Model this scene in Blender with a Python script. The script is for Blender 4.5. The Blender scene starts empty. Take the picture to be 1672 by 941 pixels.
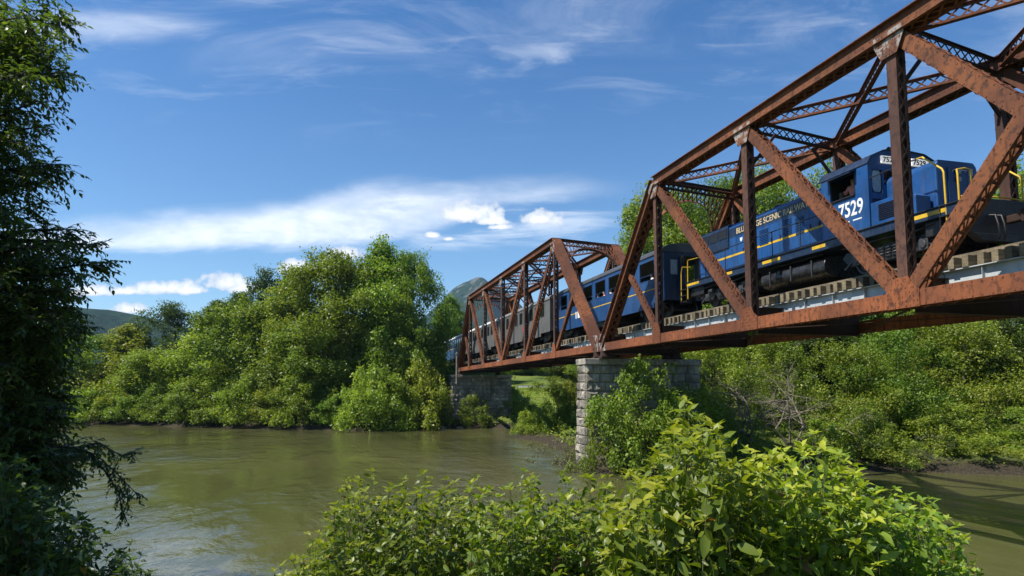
import bpy, math, random
import numpy as np
from math import sin, cos, tan, radians, pi, hypot, atan2, sqrt
from mathutils import Vector, Matrix

scene = bpy.context.scene
col = scene.collection

# ------------------------------------------------------------------ helpers
def offset_of(o):
    v = Vector((0, 0, 0))
    while o is not None:
        v += o.location
        o = o.parent
    return v

def link(o, parent=None):
    col.objects.link(o)
    if parent is not None:
        o.parent = parent
    return o

def tag(o, label=None, cat=None, group=None, kind=None):
    if label: o['label'] = label
    if cat: o['category'] = cat
    if group: o['group'] = group
    if kind: o['kind'] = kind
    return o

def thing(name, loc, label, cat, group=None, rz=0.0):
    o = bpy.data.objects.new(name, None)
    o.empty_display_size = 0.3
    o.location = loc
    o.rotation_euler = (0, 0, rz)
    col.objects.link(o)
    return tag(o, label, cat, group)

class MB:
    """collects shapes (world coordinates) and links them as one mesh"""
    def __init__(self):
        self.v = []; self.f = []
    def add(self, vs, fs):
        n = len(self.v)
        self.v += [tuple(p) for p in vs]
        self.f += [tuple(i + n for i in f) for f in fs]
        return self
    def box(self, x0, x1, y0, y1, z0, z1):
        vs = [(x0,y0,z0),(x1,y0,z0),(x1,y1,z0),(x0,y1,z0),(x0,y0,z1),(x1,y0,z1),(x1,y1,z1),(x0,y1,z1)]
        return self.add(vs, [(0,3,2,1),(4,5,6,7),(0,1,5,4),(1,2,6,5),(2,3,7,6),(3,0,4,7)])
    def bar(self, p, q, w, h, side=None):
        """box from p to q: w across along `side`, h in the third direction"""
        p = Vector(p); q = Vector(q); d = (q - p)
        if d.length < 1e-6: return self
        d.normalize()
        if side is None:
            side = Vector((0, 0, 1)).cross(d)
            if side.length < 1e-3: side = Vector((1, 0, 0))
        s = Vector(side); s = (s - d * s.dot(d)).normalized()
        u = d.cross(s)
        vs = []
        for c in (p, q):
            for a, b in ((-1,-1),(1,-1),(1,1),(-1,1)):
                vs.append(c + s * (a * w / 2) + u * (b * h / 2))
        return self.add(vs, [(3,2,1,0),(4,5,6,7),(0,1,5,4),(1,2,6,5),(2,3,7,6),(3,0,4,7)])
    def tube(self, pts, radii, n=6, cap=True):
        pts = [Vector(p) for p in pts]
        if not hasattr(radii, '__len__'): radii = [radii] * len(pts)
        vs = []; fs = []
        prev = None
        for i, p in enumerate(pts):
            d = (pts[min(i+1, len(pts)-1)] - pts[max(i-1, 0)])
            if d.length < 1e-9: d = Vector((0,0,1))
            d.normalize()
            if prev is None:
                a = Vector((0,0,1)) if abs(d.z) < .9 else Vector((1,0,0))
                s = d.cross(a).normalized()
            else:
                s = (prev - d * prev.dot(d)).normalized()
            prev = s; t = d.cross(s)
            for k in range(n):
                an = 2 * pi * k / n
                vs.append(p + (s * cos(an) + t * sin(an)) * radii[i])
        for i in range(len(pts) - 1):
            for k in range(n):
                a = i*n + k; b = i*n + (k+1) % n
                fs.append((a, b, b + n, a + n))
        if cap:
            fs.append(tuple(range(n-1, -1, -1)))
            m = (len(pts)-1) * n
            fs.append(tuple(range(m, m + n)))
        return self.add(vs, fs)
    def cyl(self, p, q, r, n=16):
        return self.tube([p, q], [r, r], n)
    def prism(self, poly, axis, a0, a1):
        """poly: list of 2D points, extruded along axis ('x','y','z') from a0 to a1"""
        def mk(c, a):
            if axis == 'x': return (a, c[0], c[1])
            if axis == 'y': return (c[0], a, c[1])
            return (c[0], c[1], a)
        n = len(poly)
        vs = [mk(c, a0) for c in poly] + [mk(c, a1) for c in poly]
        fs = [tuple(range(n-1, -1, -1)), tuple(range(n, 2*n))]
        fs += [(i, (i+1) % n, (i+1) % n + n, i + n) for i in range(n)]
        return self.add(vs, fs)
    def build(self, name, mat, parent=None, smooth=False, bevel=0, angle=40):
        off = offset_of(parent) if parent is not None else Vector((0,0,0))
        me = bpy.data.meshes.new(name)
        me.from_pydata([(x-off.x, y-off.y, z-off.z) for x, y, z in self.v], [], self.f)
        if mat is not None: me.materials.append(mat)
        me.update()
        import bmesh
        bm = bmesh.new(); bm.from_mesh(me)
        bmesh.ops.recalc_face_normals(bm, faces=bm.faces)
        bm.to_mesh(me); bm.free()
        o = bpy.data.objects.new(name, me)
        link(o, parent)
        if bevel:
            b = o.modifiers.new('bevel', 'BEVEL'); b.width = bevel; b.segments = 2
            b.limit_method = 'ANGLE'; b.angle_limit = radians(35)
        if smooth:
            me.shade_smooth()
            try: me.set_sharp_from_angle(angle=radians(angle))
            except Exception: pass
        return o

def np_mesh(name, V, faces, mat, rnd=None, smooth=False):
    """fast mesh from numpy: V (n,3), faces (m,k)"""
    V = np.asarray(V, dtype=np.float32); faces = np.asarray(faces, dtype=np.int32)
    me = bpy.data.meshes.new(name)
    k = faces.shape[1]
    me.vertices.add(len(V)); me.vertices.foreach_set('co', V.ravel())
    me.loops.add(faces.size); me.loops.foreach_set('vertex_index', faces.ravel())
    me.polygons.add(len(faces))
    me.polygons.foreach_set('loop_start', np.arange(0, faces.size, k, dtype=np.int32))
    if mat is not None: me.materials.append(mat)
    if rnd is not None:
        at = me.attributes.new('rnd', 'FLOAT', 'FACE')
        at.data.foreach_set('value', np.asarray(rnd, dtype=np.float32))
    me.update(calc_edges=True)
    me.validate()
    if smooth: me.shade_smooth()
    return me

# ------------------------------------------------------------------ camera
FPX = 1100.0; TH = radians(5.3); PY = 636 - FPX * tan(TH); VX = 545.0
PHI = math.atan((836 - VX) * cos(TH) / FPX)
CZ = 4.8
CAM = Vector((0, 0, CZ))
FW = Vector((-cos(PHI), sin(PHI), 0)); RT = Vector((sin(PHI), cos(PHI), 0))
cd = bpy.data.cameras.new('camera'); cam = bpy.data.objects.new('camera', cd); col.objects.link(cam)
cd.sensor_width = 36; cd.lens = 36 * FPX / 1672; cd.clip_start = 0.05; cd.clip_end = 20000
cd.shift_y = (PY - 470.5) / 1672
fwd = Vector((-cos(PHI)*cos(TH), sin(PHI)*cos(TH), sin(TH)))
cam.location = CAM
cam.rotation_euler = fwd.to_track_quat('-Z', 'Y').to_euler()
scene.camera = cam

def at(x, y, d):
    """a point of the place seen along photo column x, row y, d metres ahead (used to plan positions)"""
    dx = (x - 836) / FPX; dy = (636 - y) / FPX
    return CAM + FW * d + RT * (dx * d) + Vector((0, 0, dy * d))

# ------------------------------------------------------------------ node helpers
class N:
    def __init__(self, tree): self.t = tree; self.n = tree.nodes; self.l = tree.links
    def node(self, kind, **kw):
        nd = self.n.new(kind)
        for k, v in kw.items():
            if k == 'ins':
                for kk, vv in v.items():
                    if isinstance(vv, bpy.types.NodeSocket): self.l.new(vv, nd.inputs[kk])
                    else: nd.inputs[kk].default_value = vv
            else: setattr(nd, k, v)
        return nd
    def m(self, op, a, b=None, c=None, clamp=False):
        nd = self.n.new('ShaderNodeMath'); nd.operation = op; nd.use_clamp = clamp
        for i, v in enumerate((a, b, c)):
            if v is None: continue
            if isinstance(v, bpy.types.NodeSocket): self.l.new(v, nd.inputs[i])
            else: nd.inputs[i].default_value = v
        return nd.outputs[0]
    def mapr(self, v, a, b, c=0.0, d=1.0, smooth=True):
        nd = self.n.new('ShaderNodeMapRange'); nd.interpolation_type = 'SMOOTHSTEP' if smooth else 'LINEAR'
        self.l.new(v, nd.inputs[0])
        for i, x in enumerate((a, b, c, d)):
            if isinstance(x, bpy.types.NodeSocket): self.l.new(x, nd.inputs[i+1])
            else: nd.inputs[i+1].default_value = x
        return nd.outputs[0]
    def mix(self, f, a, b, blend='MIX'):
        nd = self.n.new('ShaderNodeMix'); nd.data_type = 'RGBA'; nd.blend_type = blend
        ins = [i for i in nd.inputs if i.enabled]
        for s, v in ((nd.inputs[0], f), (nd.inputs[6], a), (nd.inputs[7], b)):
            if isinstance(v, bpy.types.NodeSocket): self.l.new(v, s)
            elif isinstance(v, (int, float)): s.default_value = v
            else: s.default_value = (v[0], v[1], v[2], 1)
        return nd.outputs[2]
    def noise(self, vec, scale, detail=4, rough=.55, dist=0.0):
        nd = self.n.new('ShaderNodeTexNoise')
        if vec is not None: self.l.new(vec, nd.inputs['Vector'])
        nd.inputs['Scale'].default_value = scale; nd.inputs['Detail'].default_value = detail
        nd.inputs['Roughness'].default_value = rough; nd.inputs['Distortion'].default_value = dist
        return nd.outputs[0]
    def scaled(self, vec, s):
        nd = self.n.new('ShaderNodeMapping'); self.l.new(vec, nd.inputs[0]); nd.inputs['Scale'].default_value = s
        return nd.outputs[0]
    def bump(self, h, strength, dist=.02):
        nd = self.n.new('ShaderNodeBump'); nd.inputs['Strength'].default_value = strength
        nd.inputs['Distance'].default_value = dist; self.l.new(h, nd.inputs['Height'])
        return nd.outputs[0]

def new_mat(name):
    m = bpy.data.materials.new(name); m.use_nodes = True
    g = N(m.node_tree); b = g.n['Principled BSDF']
    return m, g, b

def coord(g, kind='Object'):
    return g.node('ShaderNodeTexCoord').outputs[kind]

def simple(name, c, rough=.5, metal=0.0, var=.15, scale=6.0, bump=0.0, spec=.5):
    m, g, b = new_mat(name)
    co = coord(g)
    n = g.noise(co, scale, 5)
    f = g.mapr(n, .3, .7)
    c1 = tuple(x * (1 - var) for x in c); c2 = tuple(min(1, x * (1 + var)) for x in c)
    g.l.new(g.mix(f, c1, c2), b.inputs['Base Color'])
    b.inputs['Roughness'].default_value = rough; b.inputs['Metallic'].default_value = metal
    b.inputs['Specular IOR Level'].default_value = spec
    r = g.mapr(g.noise(co, scale * 3, 3), .3, .7, max(.02, rough - .1), min(1, rough + .12))
    g.l.new(r, b.inputs['Roughness'])
    if bump: g.l.new(g.bump(g.noise(co, scale * 8, 4), bump), b.inputs['Normal'])
    return m

M = {}
def rust(name, bright, mid, dark, pale=.0):
    m, g, b = new_mat(name)
    co = coord(g)
    n1 = g.noise(co, .55, 6, .62, .4); n2 = g.noise(co, 5.0, 6, .65); n3 = g.noise(g.scaled(co, (9, 9, 1.4)), 1.0, 4, .6)
    c = g.mix(g.mapr(n1, .36, .66), mid, bright)
    c = g.mix(g.mapr(n2, .50, .64, 0, .8), c, dark)
    big = g.noise(co, .22, 4, .6, .6)
    c = g.mix(g.mapr(big, .42, .66, 0, .75), c, tuple((x + y) * .42 for x, y in zip(mid, dark)))
    c = g.mix(g.mapr(n3, .50, .68, 0, .7), c, tuple(x*.5 for x in mid))
    fl = g.noise(co, 11.0, 5, .7)
    c = g.mix(g.mapr(fl, .66, .72, 0, .5), c, (.23, .125, .07))
    if pale:
        pn = g.noise(co, 2.6, 6, .7)
        c = g.mix(g.mapr(pn, .47, .56, 0, pale), c, (.42, .42, .40))
    g.l.new(c, b.inputs['Base Color'])
    b.inputs['Roughness'].default_value = .82; b.inputs['Specular IOR Level'].default_value = .25
    g.l.new(g.bump(g.m('ADD', n2, g.noise(co, 28, 3)), .45, .012), b.inputs['Normal'])
    return m
M['rust'] = rust('rusted_steel', (.215, .076, .030), (.125, .047, .025), (.042, .022, .017))
M['rust_post'] = rust('brown_post_steel', (.125, .058, .038), (.080, .040, .030), (.036, .022, .018))
M['rust_chord'] = rust('rusted_chord_steel', (.285, .092, .034), (.18, .060, .027), (.062, .027, .018))
M['rust_and_shade'] = rust('dark_rust_and_shade_steel', (.075, .036, .024), (.052, .027, .020), (.026, .018, .015))  # dark rust; also paints shade on post lacing and girder flanges
M['gusset'] = rust('flaking_gusset_steel', (.20, .08, .04), (.13, .055, .034), (.055, .03, .022), .55)

def make_girder_mat():
    m, g, b = new_mat('grey_girder_paint')
    co = coord(g)
    n1 = g.noise(co, 1.2, 6, .65); n2 = g.noise(g.scaled(co, (4, 4, .7)), 1.6, 5, .65)
    c = g.mix(g.mapr(n1, .35, .65), (.34, .37, .39), (.46, .48, .48))
    c = g.mix(g.mapr(n2, .56, .70, 0, .8), c, (.17, .13, .10))
    c = g.mix(g.mapr(g.noise(co, 5, 5, .7), .62, .7, 0, .8), c, (.20, .10, .06))
    g.l.new(c, b.inputs['Base Color']); b.inputs['Roughness'].default_value = .6
    return m
M['girder'] = make_girder_mat()

def make_wood(name, a, bcol):
    m, g, b = new_mat(name)
    co = coord(g)
    n = g.noise(g.scaled(co, (8, .8, 8)), 3.0, 5, .65); n2 = g.noise(co, 1.3, 3)
    c = g.mix(g.mapr(n, .35, .65), a, bcol)
    c = g.mix(g.mapr(n2, .4, .65, 0, .6), c, tuple(x * .5 for x in a))
    oi = g.node('ShaderNodeObjectInfo').outputs['Random']
    c = g.mix(g.mapr(oi, .35, 1, 0, .72, smooth=False), c, tuple(x * .38 for x in a))
    g.l.new(c, b.inputs['Base Color']); b.inputs['Roughness'].default_value = .85
    g.l.new(g.bump(n, .5, .01), b.inputs['Normal'])
    return m
M['tie'] = make_wood('weathered_tie_wood', (.12, .092, .055), (.26, .205, .125))
M['bark'] = make_wood('tree_bark', (.045, .036, .027), (.10, .082, .062))
M['dead'] = make_wood('dead_branch_wood', (.16, .13, .10), (.30, .25, .20))
M['post'] = make_wood('grey_post_wood', (.18, .16, .13), (.30, .27, .22))

def make_stone():
    m, g, b = new_mat('pier_stone')
    co = coord(g)
    at_ = g.node('ShaderNodeAttribute', attribute_name='rnd').outputs['Fac']
    n1 = g.noise(co, 2.2, 7, .68); n2 = g.noise(co, .6, 4)
    c = g.mix(at_, (.29, .255, .205), (.50, .445, .36))
    c = g.mix(g.mapr(n1, .38, .68, 0, .8), c, (.20, .175, .145))
    c = g.mix(g.mapr(n2, .48, .66, 0, .7), c, (.095, .088, .068))
    sk = g.noise(g.scaled(co, (2.2, 2.2, .18)), 1.4, 5, .65)
    c = g.mix(g.mapr(sk, .52, .66, 0, .65), c, (.085, .07, .055))
    sx = g.node('ShaderNodeSeparateXYZ'); g.l.new(co, sx.inputs[0])
    c = g.mix(g.mapr(g.m('ADD', sx.outputs[2], g.m('MULTIPLY', n1, .8)), 2.6, 1.5), c, (.06, .055, .04))
    g.l.new(c, b.inputs['Base Color']); b.inputs['Roughness'].default_value = .9
    g.l.new(g.bump(g.m('ADD', g.noise(co, 4, 8, .7), g.m('MULTIPLY', g.noise(co, 16, 5, .7), .4)), .9, .12), b.inputs['Normal'])
    return m
M['stone'] = make_stone()
M['mortar'] = simple('mortar', (.13, .12, .10), .95, var=.3)
M['rock'] = simple('river_rock', (.24, .20, .165), .88, var=.35, scale=3, bump=.6)

def paint(name, c, rough=.3, dirt=.35, dirtc=(.03, .03, .03)):
    m, g, b = new_mat(name)
    co = coord(g)
    n = g.noise(g.scaled(co, (1.2, 1.2, .5)), 1.2, 6, .65); n2 = g.noise(co, 7.0, 5, .7)
    k = g.mix(g.mapr(n, .35, .7), c, tuple(x * .62 for x in c))
    k = g.mix(g.mapr(n2, .55, .70, 0, dirt), k, dirtc)
    dn = g.noise(g.scaled(co, (3.5, 3.5, .45)), 1.5, 5, .65)
    k = g.mix(g.mapr(dn, .52, .70, 0, .30), k, (.10, .085, .065))
    g.l.new(k, b.inputs['Base Color'])
    g.l.new(g.mapr(n2, .35, .7, rough, rough + .25), b.inputs['Roughness'])
    b.inputs['Specular IOR Level'].default_value = .5
    g.l.new(g.bump(g.noise(co, 2.2, 2), .08, .03), b.inputs['Normal'])
    return m
M['blue'] = paint('blue_loco_paint', (.009, .068, .225))
M['navy'] = paint('navy_loco_paint', (.008, .024, .062), .35)
M['coach_blue'] = paint('blue_coach_paint', (.009, .056, .175), .35)
M['coach_grey'] = paint('grey_coach_paint', (.11, .11, .106), .5)
M['silver_roof'] = paint('pale_roof_paint', (.62, .63, .63), .45, .2, (.3, .3, .3))
M['grey_roof'] = paint('grey_roof_paint', (.17, .17, .17), .6, .4)
M['dark_roof'] = paint('dark_roof_paint', (.05, .055, .065), .5, .3)
M['yellow'] = paint('yellow_safety_paint', (.68, .42, .015), .4, .25, (.2, .12, .03))
M['white'] = paint('white_lettering_paint', (.82, .82, .80), .5, .1, (.4, .4, .4))
M['number_board'] = paint('backlit_number_board', (.82, .82, .80), .4, .05)
_b = M['number_board'].node_tree.nodes['Principled BSDF']; _b.inputs['Emission Color'].default_value = (1, .98, .93, 1); _b.inputs['Emission Strength'].default_value = .28
M['gold'] = paint('gold_lettering_paint', (.60, .47, .25), .5, .1)
M['black'] = simple('black_underframe_paint', (.011, .011, .012), .5, var=.5, scale=9, bump=.2)
M['dark_grey'] = simple('dark_grey_steel', (.035, .035, .037), .5, var=.4, scale=8)
M['tank'] = simple('dusty_black_tank_paint', (.020, .020, .021), .3, var=.5, scale=5)
M['steel'] = simple('worn_rail_steel', (.20, .17, .15), .4, .7, var=.3)
M['red'] = simple('red_paint', (.50, .03, .03), .4)
M['interior'] = simple('dark_interior_lining', (.055, .05, .045), .8)
M['seat_vinyl'] = simple('seat_vinyl', (.12, .10, .08), .6)
def make_glass():
    m, g, b = new_mat('dark_window_glass')
    b.inputs['Base Color'].default_value = (.012, .015, .018, 1)
    b.inputs['Roughness'].default_value = .06; b.inputs['Specular IOR Level'].default_value = .7
    return m
M['glass'] = make_glass()
M['pale_glass'] = simple('painted_glare_glass', (.30, .34, .36), .15, var=.1)  # bright reflection painted as a pale base colour
M['skin'] = simple('skin', (.48, .26, .18), .6, var=.05)
M['hair'] = simple('hair', (.035, .022, .015), .6)
for nm, c in dict(white=(.75,.75,.72), red=(.55,.06,.05), teal=(.10,.30,.32), pink=(.70,.28,.22), yellow=(.65,.5,.12), grey=(.30,.31,.33), navy=(.03,.05,.14)).items():
    M['shirt_' + nm] = simple('cotton_' + nm, c, .85, var=.1)
M['trousers'] = simple('denim', (.04, .06, .12), .85)

def leaf_mat(name, c1, c2, c3, trans=.42, rough=.45, spec=.3, hue_var=.03):
    """leaf colour varies per leaf (attribute) and per plant (object random)"""
    m, g, b = new_mat(name)
    a = g.node('ShaderNodeAttribute', attribute_name='rnd').outputs['Fac']
    oi = g.node('ShaderNodeObjectInfo').outputs['Random']
    c = g.mix(g.mapr(a, 0, .55, smooth=False), c1, c2)
    c = g.mix(g.mapr(a, .6, 1.0, smooth=False), c, c3)
    c = g.mix(g.mapr(a, .984, .99), c, (.20, .12, .035))
    hs = g.node('ShaderNodeHueSaturation')
    g.l.new(c, hs.inputs['Color'])
    g.l.new(g.mapr(oi, 0, 1, .5 - hue_var, .5 + hue_var * .2, smooth=False), hs.inputs['Hue'])
    g.l.new(g.mapr(g.m('FRACT', g.m('MULTIPLY', oi, 7.3)), 0, 1, .70, 1.15, smooth=False), hs.inputs['Value'])
    c = hs.outputs[0]
    g.l.new(c, b.inputs['Base Color'])
    b.inputs['Roughness'].default_value = rough; b.inputs['Specular IOR Level'].default_value = spec
    tr = g.node('ShaderNodeBsdfTranslucent')
    tc = g.mix(1.0, c, (1.25, 1.35, .42), 'MULTIPLY')
    g.l.new(tc, tr.inputs['Color'])
    mx = g.node('ShaderNodeMixShader'); mx.inputs[0].default_value = trans
    g.l.new(b.outputs[0], mx.inputs[1]); g.l.new(tr.outputs[0], mx.inputs[2])
    g.l.new(mx.outputs[0], g.n['Material Output'].inputs['Surface'])
    return m
M['leaf_far'] = leaf_mat('treeline_leaf', (.080, .145, .021), (.168, .268, .034), (.33, .39, .056))
M['leaf_dark'] = leaf_mat('dark_green_leaf', (.048, .085, .024), (.075, .125, .032), (.12, .17, .045))
M['leaf_yellow'] = leaf_mat('yellow_green_leaf', (.115, .180, .025), (.215, .300, .038), (.37, .40, .062))
M['leaf_near'] = leaf_mat('glossy_shrub_leaf', (.066, .125, .016), (.145, .240, .023), (.36, .42, .04), .42, .42, .4)
M['leaf_lime'] = leaf_mat('lime_sapling_leaf', (.14, .19, .02), (.24, .28, .03), (.38, .36, .05), .42, .4, .4)
M['leaf_shade'] = leaf_mat('deep_green_tree_leaf', (.045, .082, .020), (.075, .125, .026), (.16, .21, .035), .5, .38, .5)
M['leaf_shadowed'] = leaf_mat('shadow_tinted_understorey_leaf', (.028, .056, .015), (.045, .085, .02), (.10, .15, .03), .4, .42, .4)  # slightly darker leaf, lowered further to paint in the tree's shade
M['leaf_olive'] = leaf_mat('grey_olive_leaf', (.10, .11, .06), (.15, .16, .08), (.22, .22, .12), .3)
# ------------------------------------------------------------------ light, sky
SUN_EL = radians(55); SUN_AZ = Vector((.05, -1.0)).normalized()
sd = Vector((SUN_AZ.x * cos(SUN_EL), SUN_AZ.y * cos(SUN_EL), sin(SUN_EL)))
sl = bpy.data.lights.new('sun', 'SUN'); so = bpy.data.objects.new('sun', sl); col.objects.link(so)
sl.energy = SUN_E = 4.8; sl.angle = radians(.53); sl.color = (1, .95, .86)
so.location = (-30, -60, 80); so.rotation_euler = sd.to_track_quat('Z', 'Y').to_euler()

w = bpy.data.worlds.new('World'); scene.world = w; w.use_nodes = True
g = N(w.node_tree); bg = g.n['Background']
sky = g.node('ShaderNodeTexSky', sky_type='NISHITA')
sky.sun_disc = False; sky.sun_elevation = SUN_EL; sky.sun_rotation = atan2(SUN_AZ.x, SUN_AZ.y)
sky.air_density = 1.0; sky.dust_density = .4; sky.ozone_density = 3.0; sky.altitude = 300
dirv = g.node('ShaderNodeTexCoord').outputs['Generated']
def dot(v):
    nd = g.node('ShaderNodeVectorMath', operation='DOT_PRODUCT'); g.l.new(dirv, nd.inputs[0]); nd.inputs[1].default_value = v
    return nd.outputs['Value']
fz = g.m('MAXIMUM', dot(tuple(FW)), .05)
U = g.m('DIVIDE', dot(tuple(RT)), fz); Vv = g.m('DIVIDE', dot((0, 0, 1)), fz)
cv = g.node('ShaderNodeCombineXYZ'); g.l.new(U, cv.inputs[0]); g.l.new(Vv, cv.inputs[1]); UV = cv.outputs[0]
front = g.mapr(dot(tuple(FW)), .05, .3)
def px(x): return (x - 836) / FPX
def py(y): return (636 - y) / FPX
# long bank of cloud: centre line and half thickness along U
def curve(src, pts, lo, hi):
    nd = g.node('ShaderNodeFloatCurve'); c = nd.mapping.curves[0]
    xs = [(px(x) - lo) / (hi - lo) for x, _ in pts]
    while len(c.points) < len(pts): c.points.new(.5, .5)
    for p, xx, (_, v) in zip(c.points, xs, pts): p.location = (min(1, max(0, xx)), v)
    nd.mapping.update()
    g.l.new(g.m('DIVIDE', g.m('SUBTRACT', src, lo), hi - lo, clamp=True), nd.inputs['Value'])
    return nd.outputs[0]
lo, hi = px(-200), px(1300)
nA = g.noise(g.scaled(UV, (2.0, 7.0, 1)), 3.0, 7, .62, .3)
nB = g.noise(g.scaled(UV, (1.0, 2.2, 1)), 9.0, 6, .6, .2)
Vd = g.m('ADD', Vv, g.m('MULTIPLY', g.m('SUBTRACT', nA, .5), .045))
top_c = curve(U, [(-200, py(375)), (110, py(366)), (300, py(345)), (450, py(330)), (600, py(300)), (700, py(294)), (850, py(290)), (960, py(287)), (1100, py(300)), (1300, py(320))], lo, hi)
bot_c = curve(U, [(-200, py(410)), (110, py(408)), (260, py(408)), (400, py(402)), (560, py(400)), (640, py(390)), (720, py(365)), (850, py(328)), (960, py(312)), (1100, py(318)), (1300, py(325))], lo, hi)
den_c = curve(U, [(-200, .85), (110, .80), (300, .95), (500, .95), (620, .80), (740, .58), (880, .5), (950, .35), (1010, .12), (1100, 0), (1300, 0)], lo, hi)
above = g.mapr(g.m('SUBTRACT', top_c, Vd), -.020, .034)
below = g.mapr(g.m('SUBTRACT', Vd, bot_c), -.010, .014)
bank = g.m('MULTIPLY', g.m('MULTIPLY', above, below), den_c)
bank = g.m('MULTIPLY', bank, g.mapr(nB, .30, .66, .52, 1.0))
# thin streaks under the bank's right half
st = g.m('MULTIPLY', g.mapr(g.noise(g.scaled(UV, (1.2, 8.0, 1)), 4.0, 6, .6, .4), .46, .70), g.m('MULTIPLY', g.mapr(Vv, py(415), py(385)), g.mapr(Vv, py(300), py(340))))
st = g.m('MULTIPLY', st, g.m('MULTIPLY', g.mapr(U, px(520), px(650)), g.mapr(U, px(1060), px(930))))
st = g.m('MULTIPLY', st, .55)
# cirrus veils high up
c1 = g.noise(g.scaled(UV, (1.0, 3.6, 1)), 2.2, 8, .66, .9)
c2 = g.noise(g.scaled(UV, (1.0, 5.0, 1)), 5.0, 7, .62, .7)
veil = g.m('MULTIPLY', g.mapr(c1, .42, .72), g.mapr(Vv, py(135), py(8)))
veil = g.m('ADD', g.m('MULTIPLY', veil, .18), g.m('MULTIPLY', g.m('MULTIPLY', g.mapr(c2, .50, .74), g.mapr(Vv, py(260), py(80))), .14))
def blob(x, y, rx, ry):
    a = g.m('DIVIDE', g.m('SUBTRACT', U, px(x)), rx / FPX); b_ = g.m('DIVIDE', g.m('SUBTRACT', Vv, py(y)), ry / FPX)
    return g.m('SUBTRACT', 1, g.m('SQRT', g.m('ADD', g.m('MULTIPLY', a, a), g.m('MULTIPLY', b_, b_))))
tl = g.mapr(g.m('ADD', blob(130, 15, 290, 46), g.m('MULTIPLY', g.m('SUBTRACT', c1, .5), 1.4)), 0, .9)
tw = g.mapr(g.m('ADD', blob(880, 62, 100, 22), g.m('MULTIPLY', g.m('SUBTRACT', c2, .5), 2.6)), 0, .9)
veil = g.m('ADD', veil, g.m('ADD', g.m('MULTIPLY', tl, .30), g.m('MULTIPLY', tw, .20)))
# small cumulus
nC = g.noise(UV, 26.0, 6, .6); nD = g.noise(UV, 75.0, 4, .6)
puff = None; shade = None
for (x, y, rx, ry) in [(150,476,62,13),(195,476,45,10),(265,471,62,16),(300,475,40,10),(212,506,36,13),(365,462,42,20),(392,470,30,14),(478,438,34,17),(562,413,36,18),(765,345,56,25),(800,358,32,12),(888,356,36,19),(703,382,14,7),(730,388,9,4),(815,368,22,6)]:
    a = g.m('DIVIDE', g.m('SUBTRACT', U, px(x)), rx / FPX)
    dv = g.m('DIVIDE', g.m('SUBTRACT', Vv, py(y)), ry / FPX)
    dv = g.m('MAXIMUM', dv, g.m('MULTIPLY', dv, -1.7))
    r = g.m('SQRT', g.m('ADD', g.m('MULTIPLY', a, a), g.m('MULTIPLY', dv, dv)))
    e = g.m('SUBTRACT', 1.0, r)
    puff = e if puff is None else g.m('MAXIMUM', puff, e)
pd = g.m('ADD', puff, g.m('ADD', g.m('MULTIPLY', g.m('SUBTRACT', nC, .5), 1.7), g.m('MULTIPLY', g.m('SUBTRACT', nD, .5), 1.1)))
cum = g.m('MULTIPLY', g.mapr(pd, -.10, .28), g.mapr(puff, -.6, -.05))
hz = g.m('MULTIPLY', g.mapr(Vv, py(440), py(640)), .16)
thin = g.m('MINIMUM', g.m('ADD', g.m('ADD', bank, st), g.m('ADD', veil, hz)), .96)
thin = g.m('MULTIPLY', thin, front)
cum = g.m('MULTIPLY', cum, front)
SKY_S = .085
skyc = g.mix(1.0, sky.outputs[0], g.mix(g.mapr(dot((0, 0, 1)), .02, .50, smooth=False), (.90, 1.08, 1.14), (.34, .72, 1.04)), 'MULTIPLY')
K = 1.0 / SKY_S
c = g.mix(thin, skyc, (.74 * K, .77 * K, .81 * K))
c = g.mix(g.m('MULTIPLY', cum, .95), c, g.mix(g.mapr(pd, .1, .9), (.47 * K, .51 * K, .58 * K), (.80 * K, .80 * K, .80 * K)))
g.l.new(c, bg.inputs['Color']); bg.inputs['Strength'].default_value = SKY_S

scene.view_settings.view_transform = 'Standard'; scene.view_settings.look = 'None'
scene.view_settings.exposure = 0.75; scene.view_settings.gamma = 1.0
scene.view_settings.use_curve_mapping = False
scene.cycles.use_denoising = True
try: scene.cycles.denoiser = 'OPENIMAGEDENOISE'
except Exception: pass
scene.cycles.max_bounces = 7; scene.cycles.diffuse_bounces = 3; scene.cycles.glossy_bounces = 3
scene.cycles.transmission_bounces = 4; scene.cycles.volume_bounces = 0
scene.cycles.sample_clamp_indirect = 6

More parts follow.
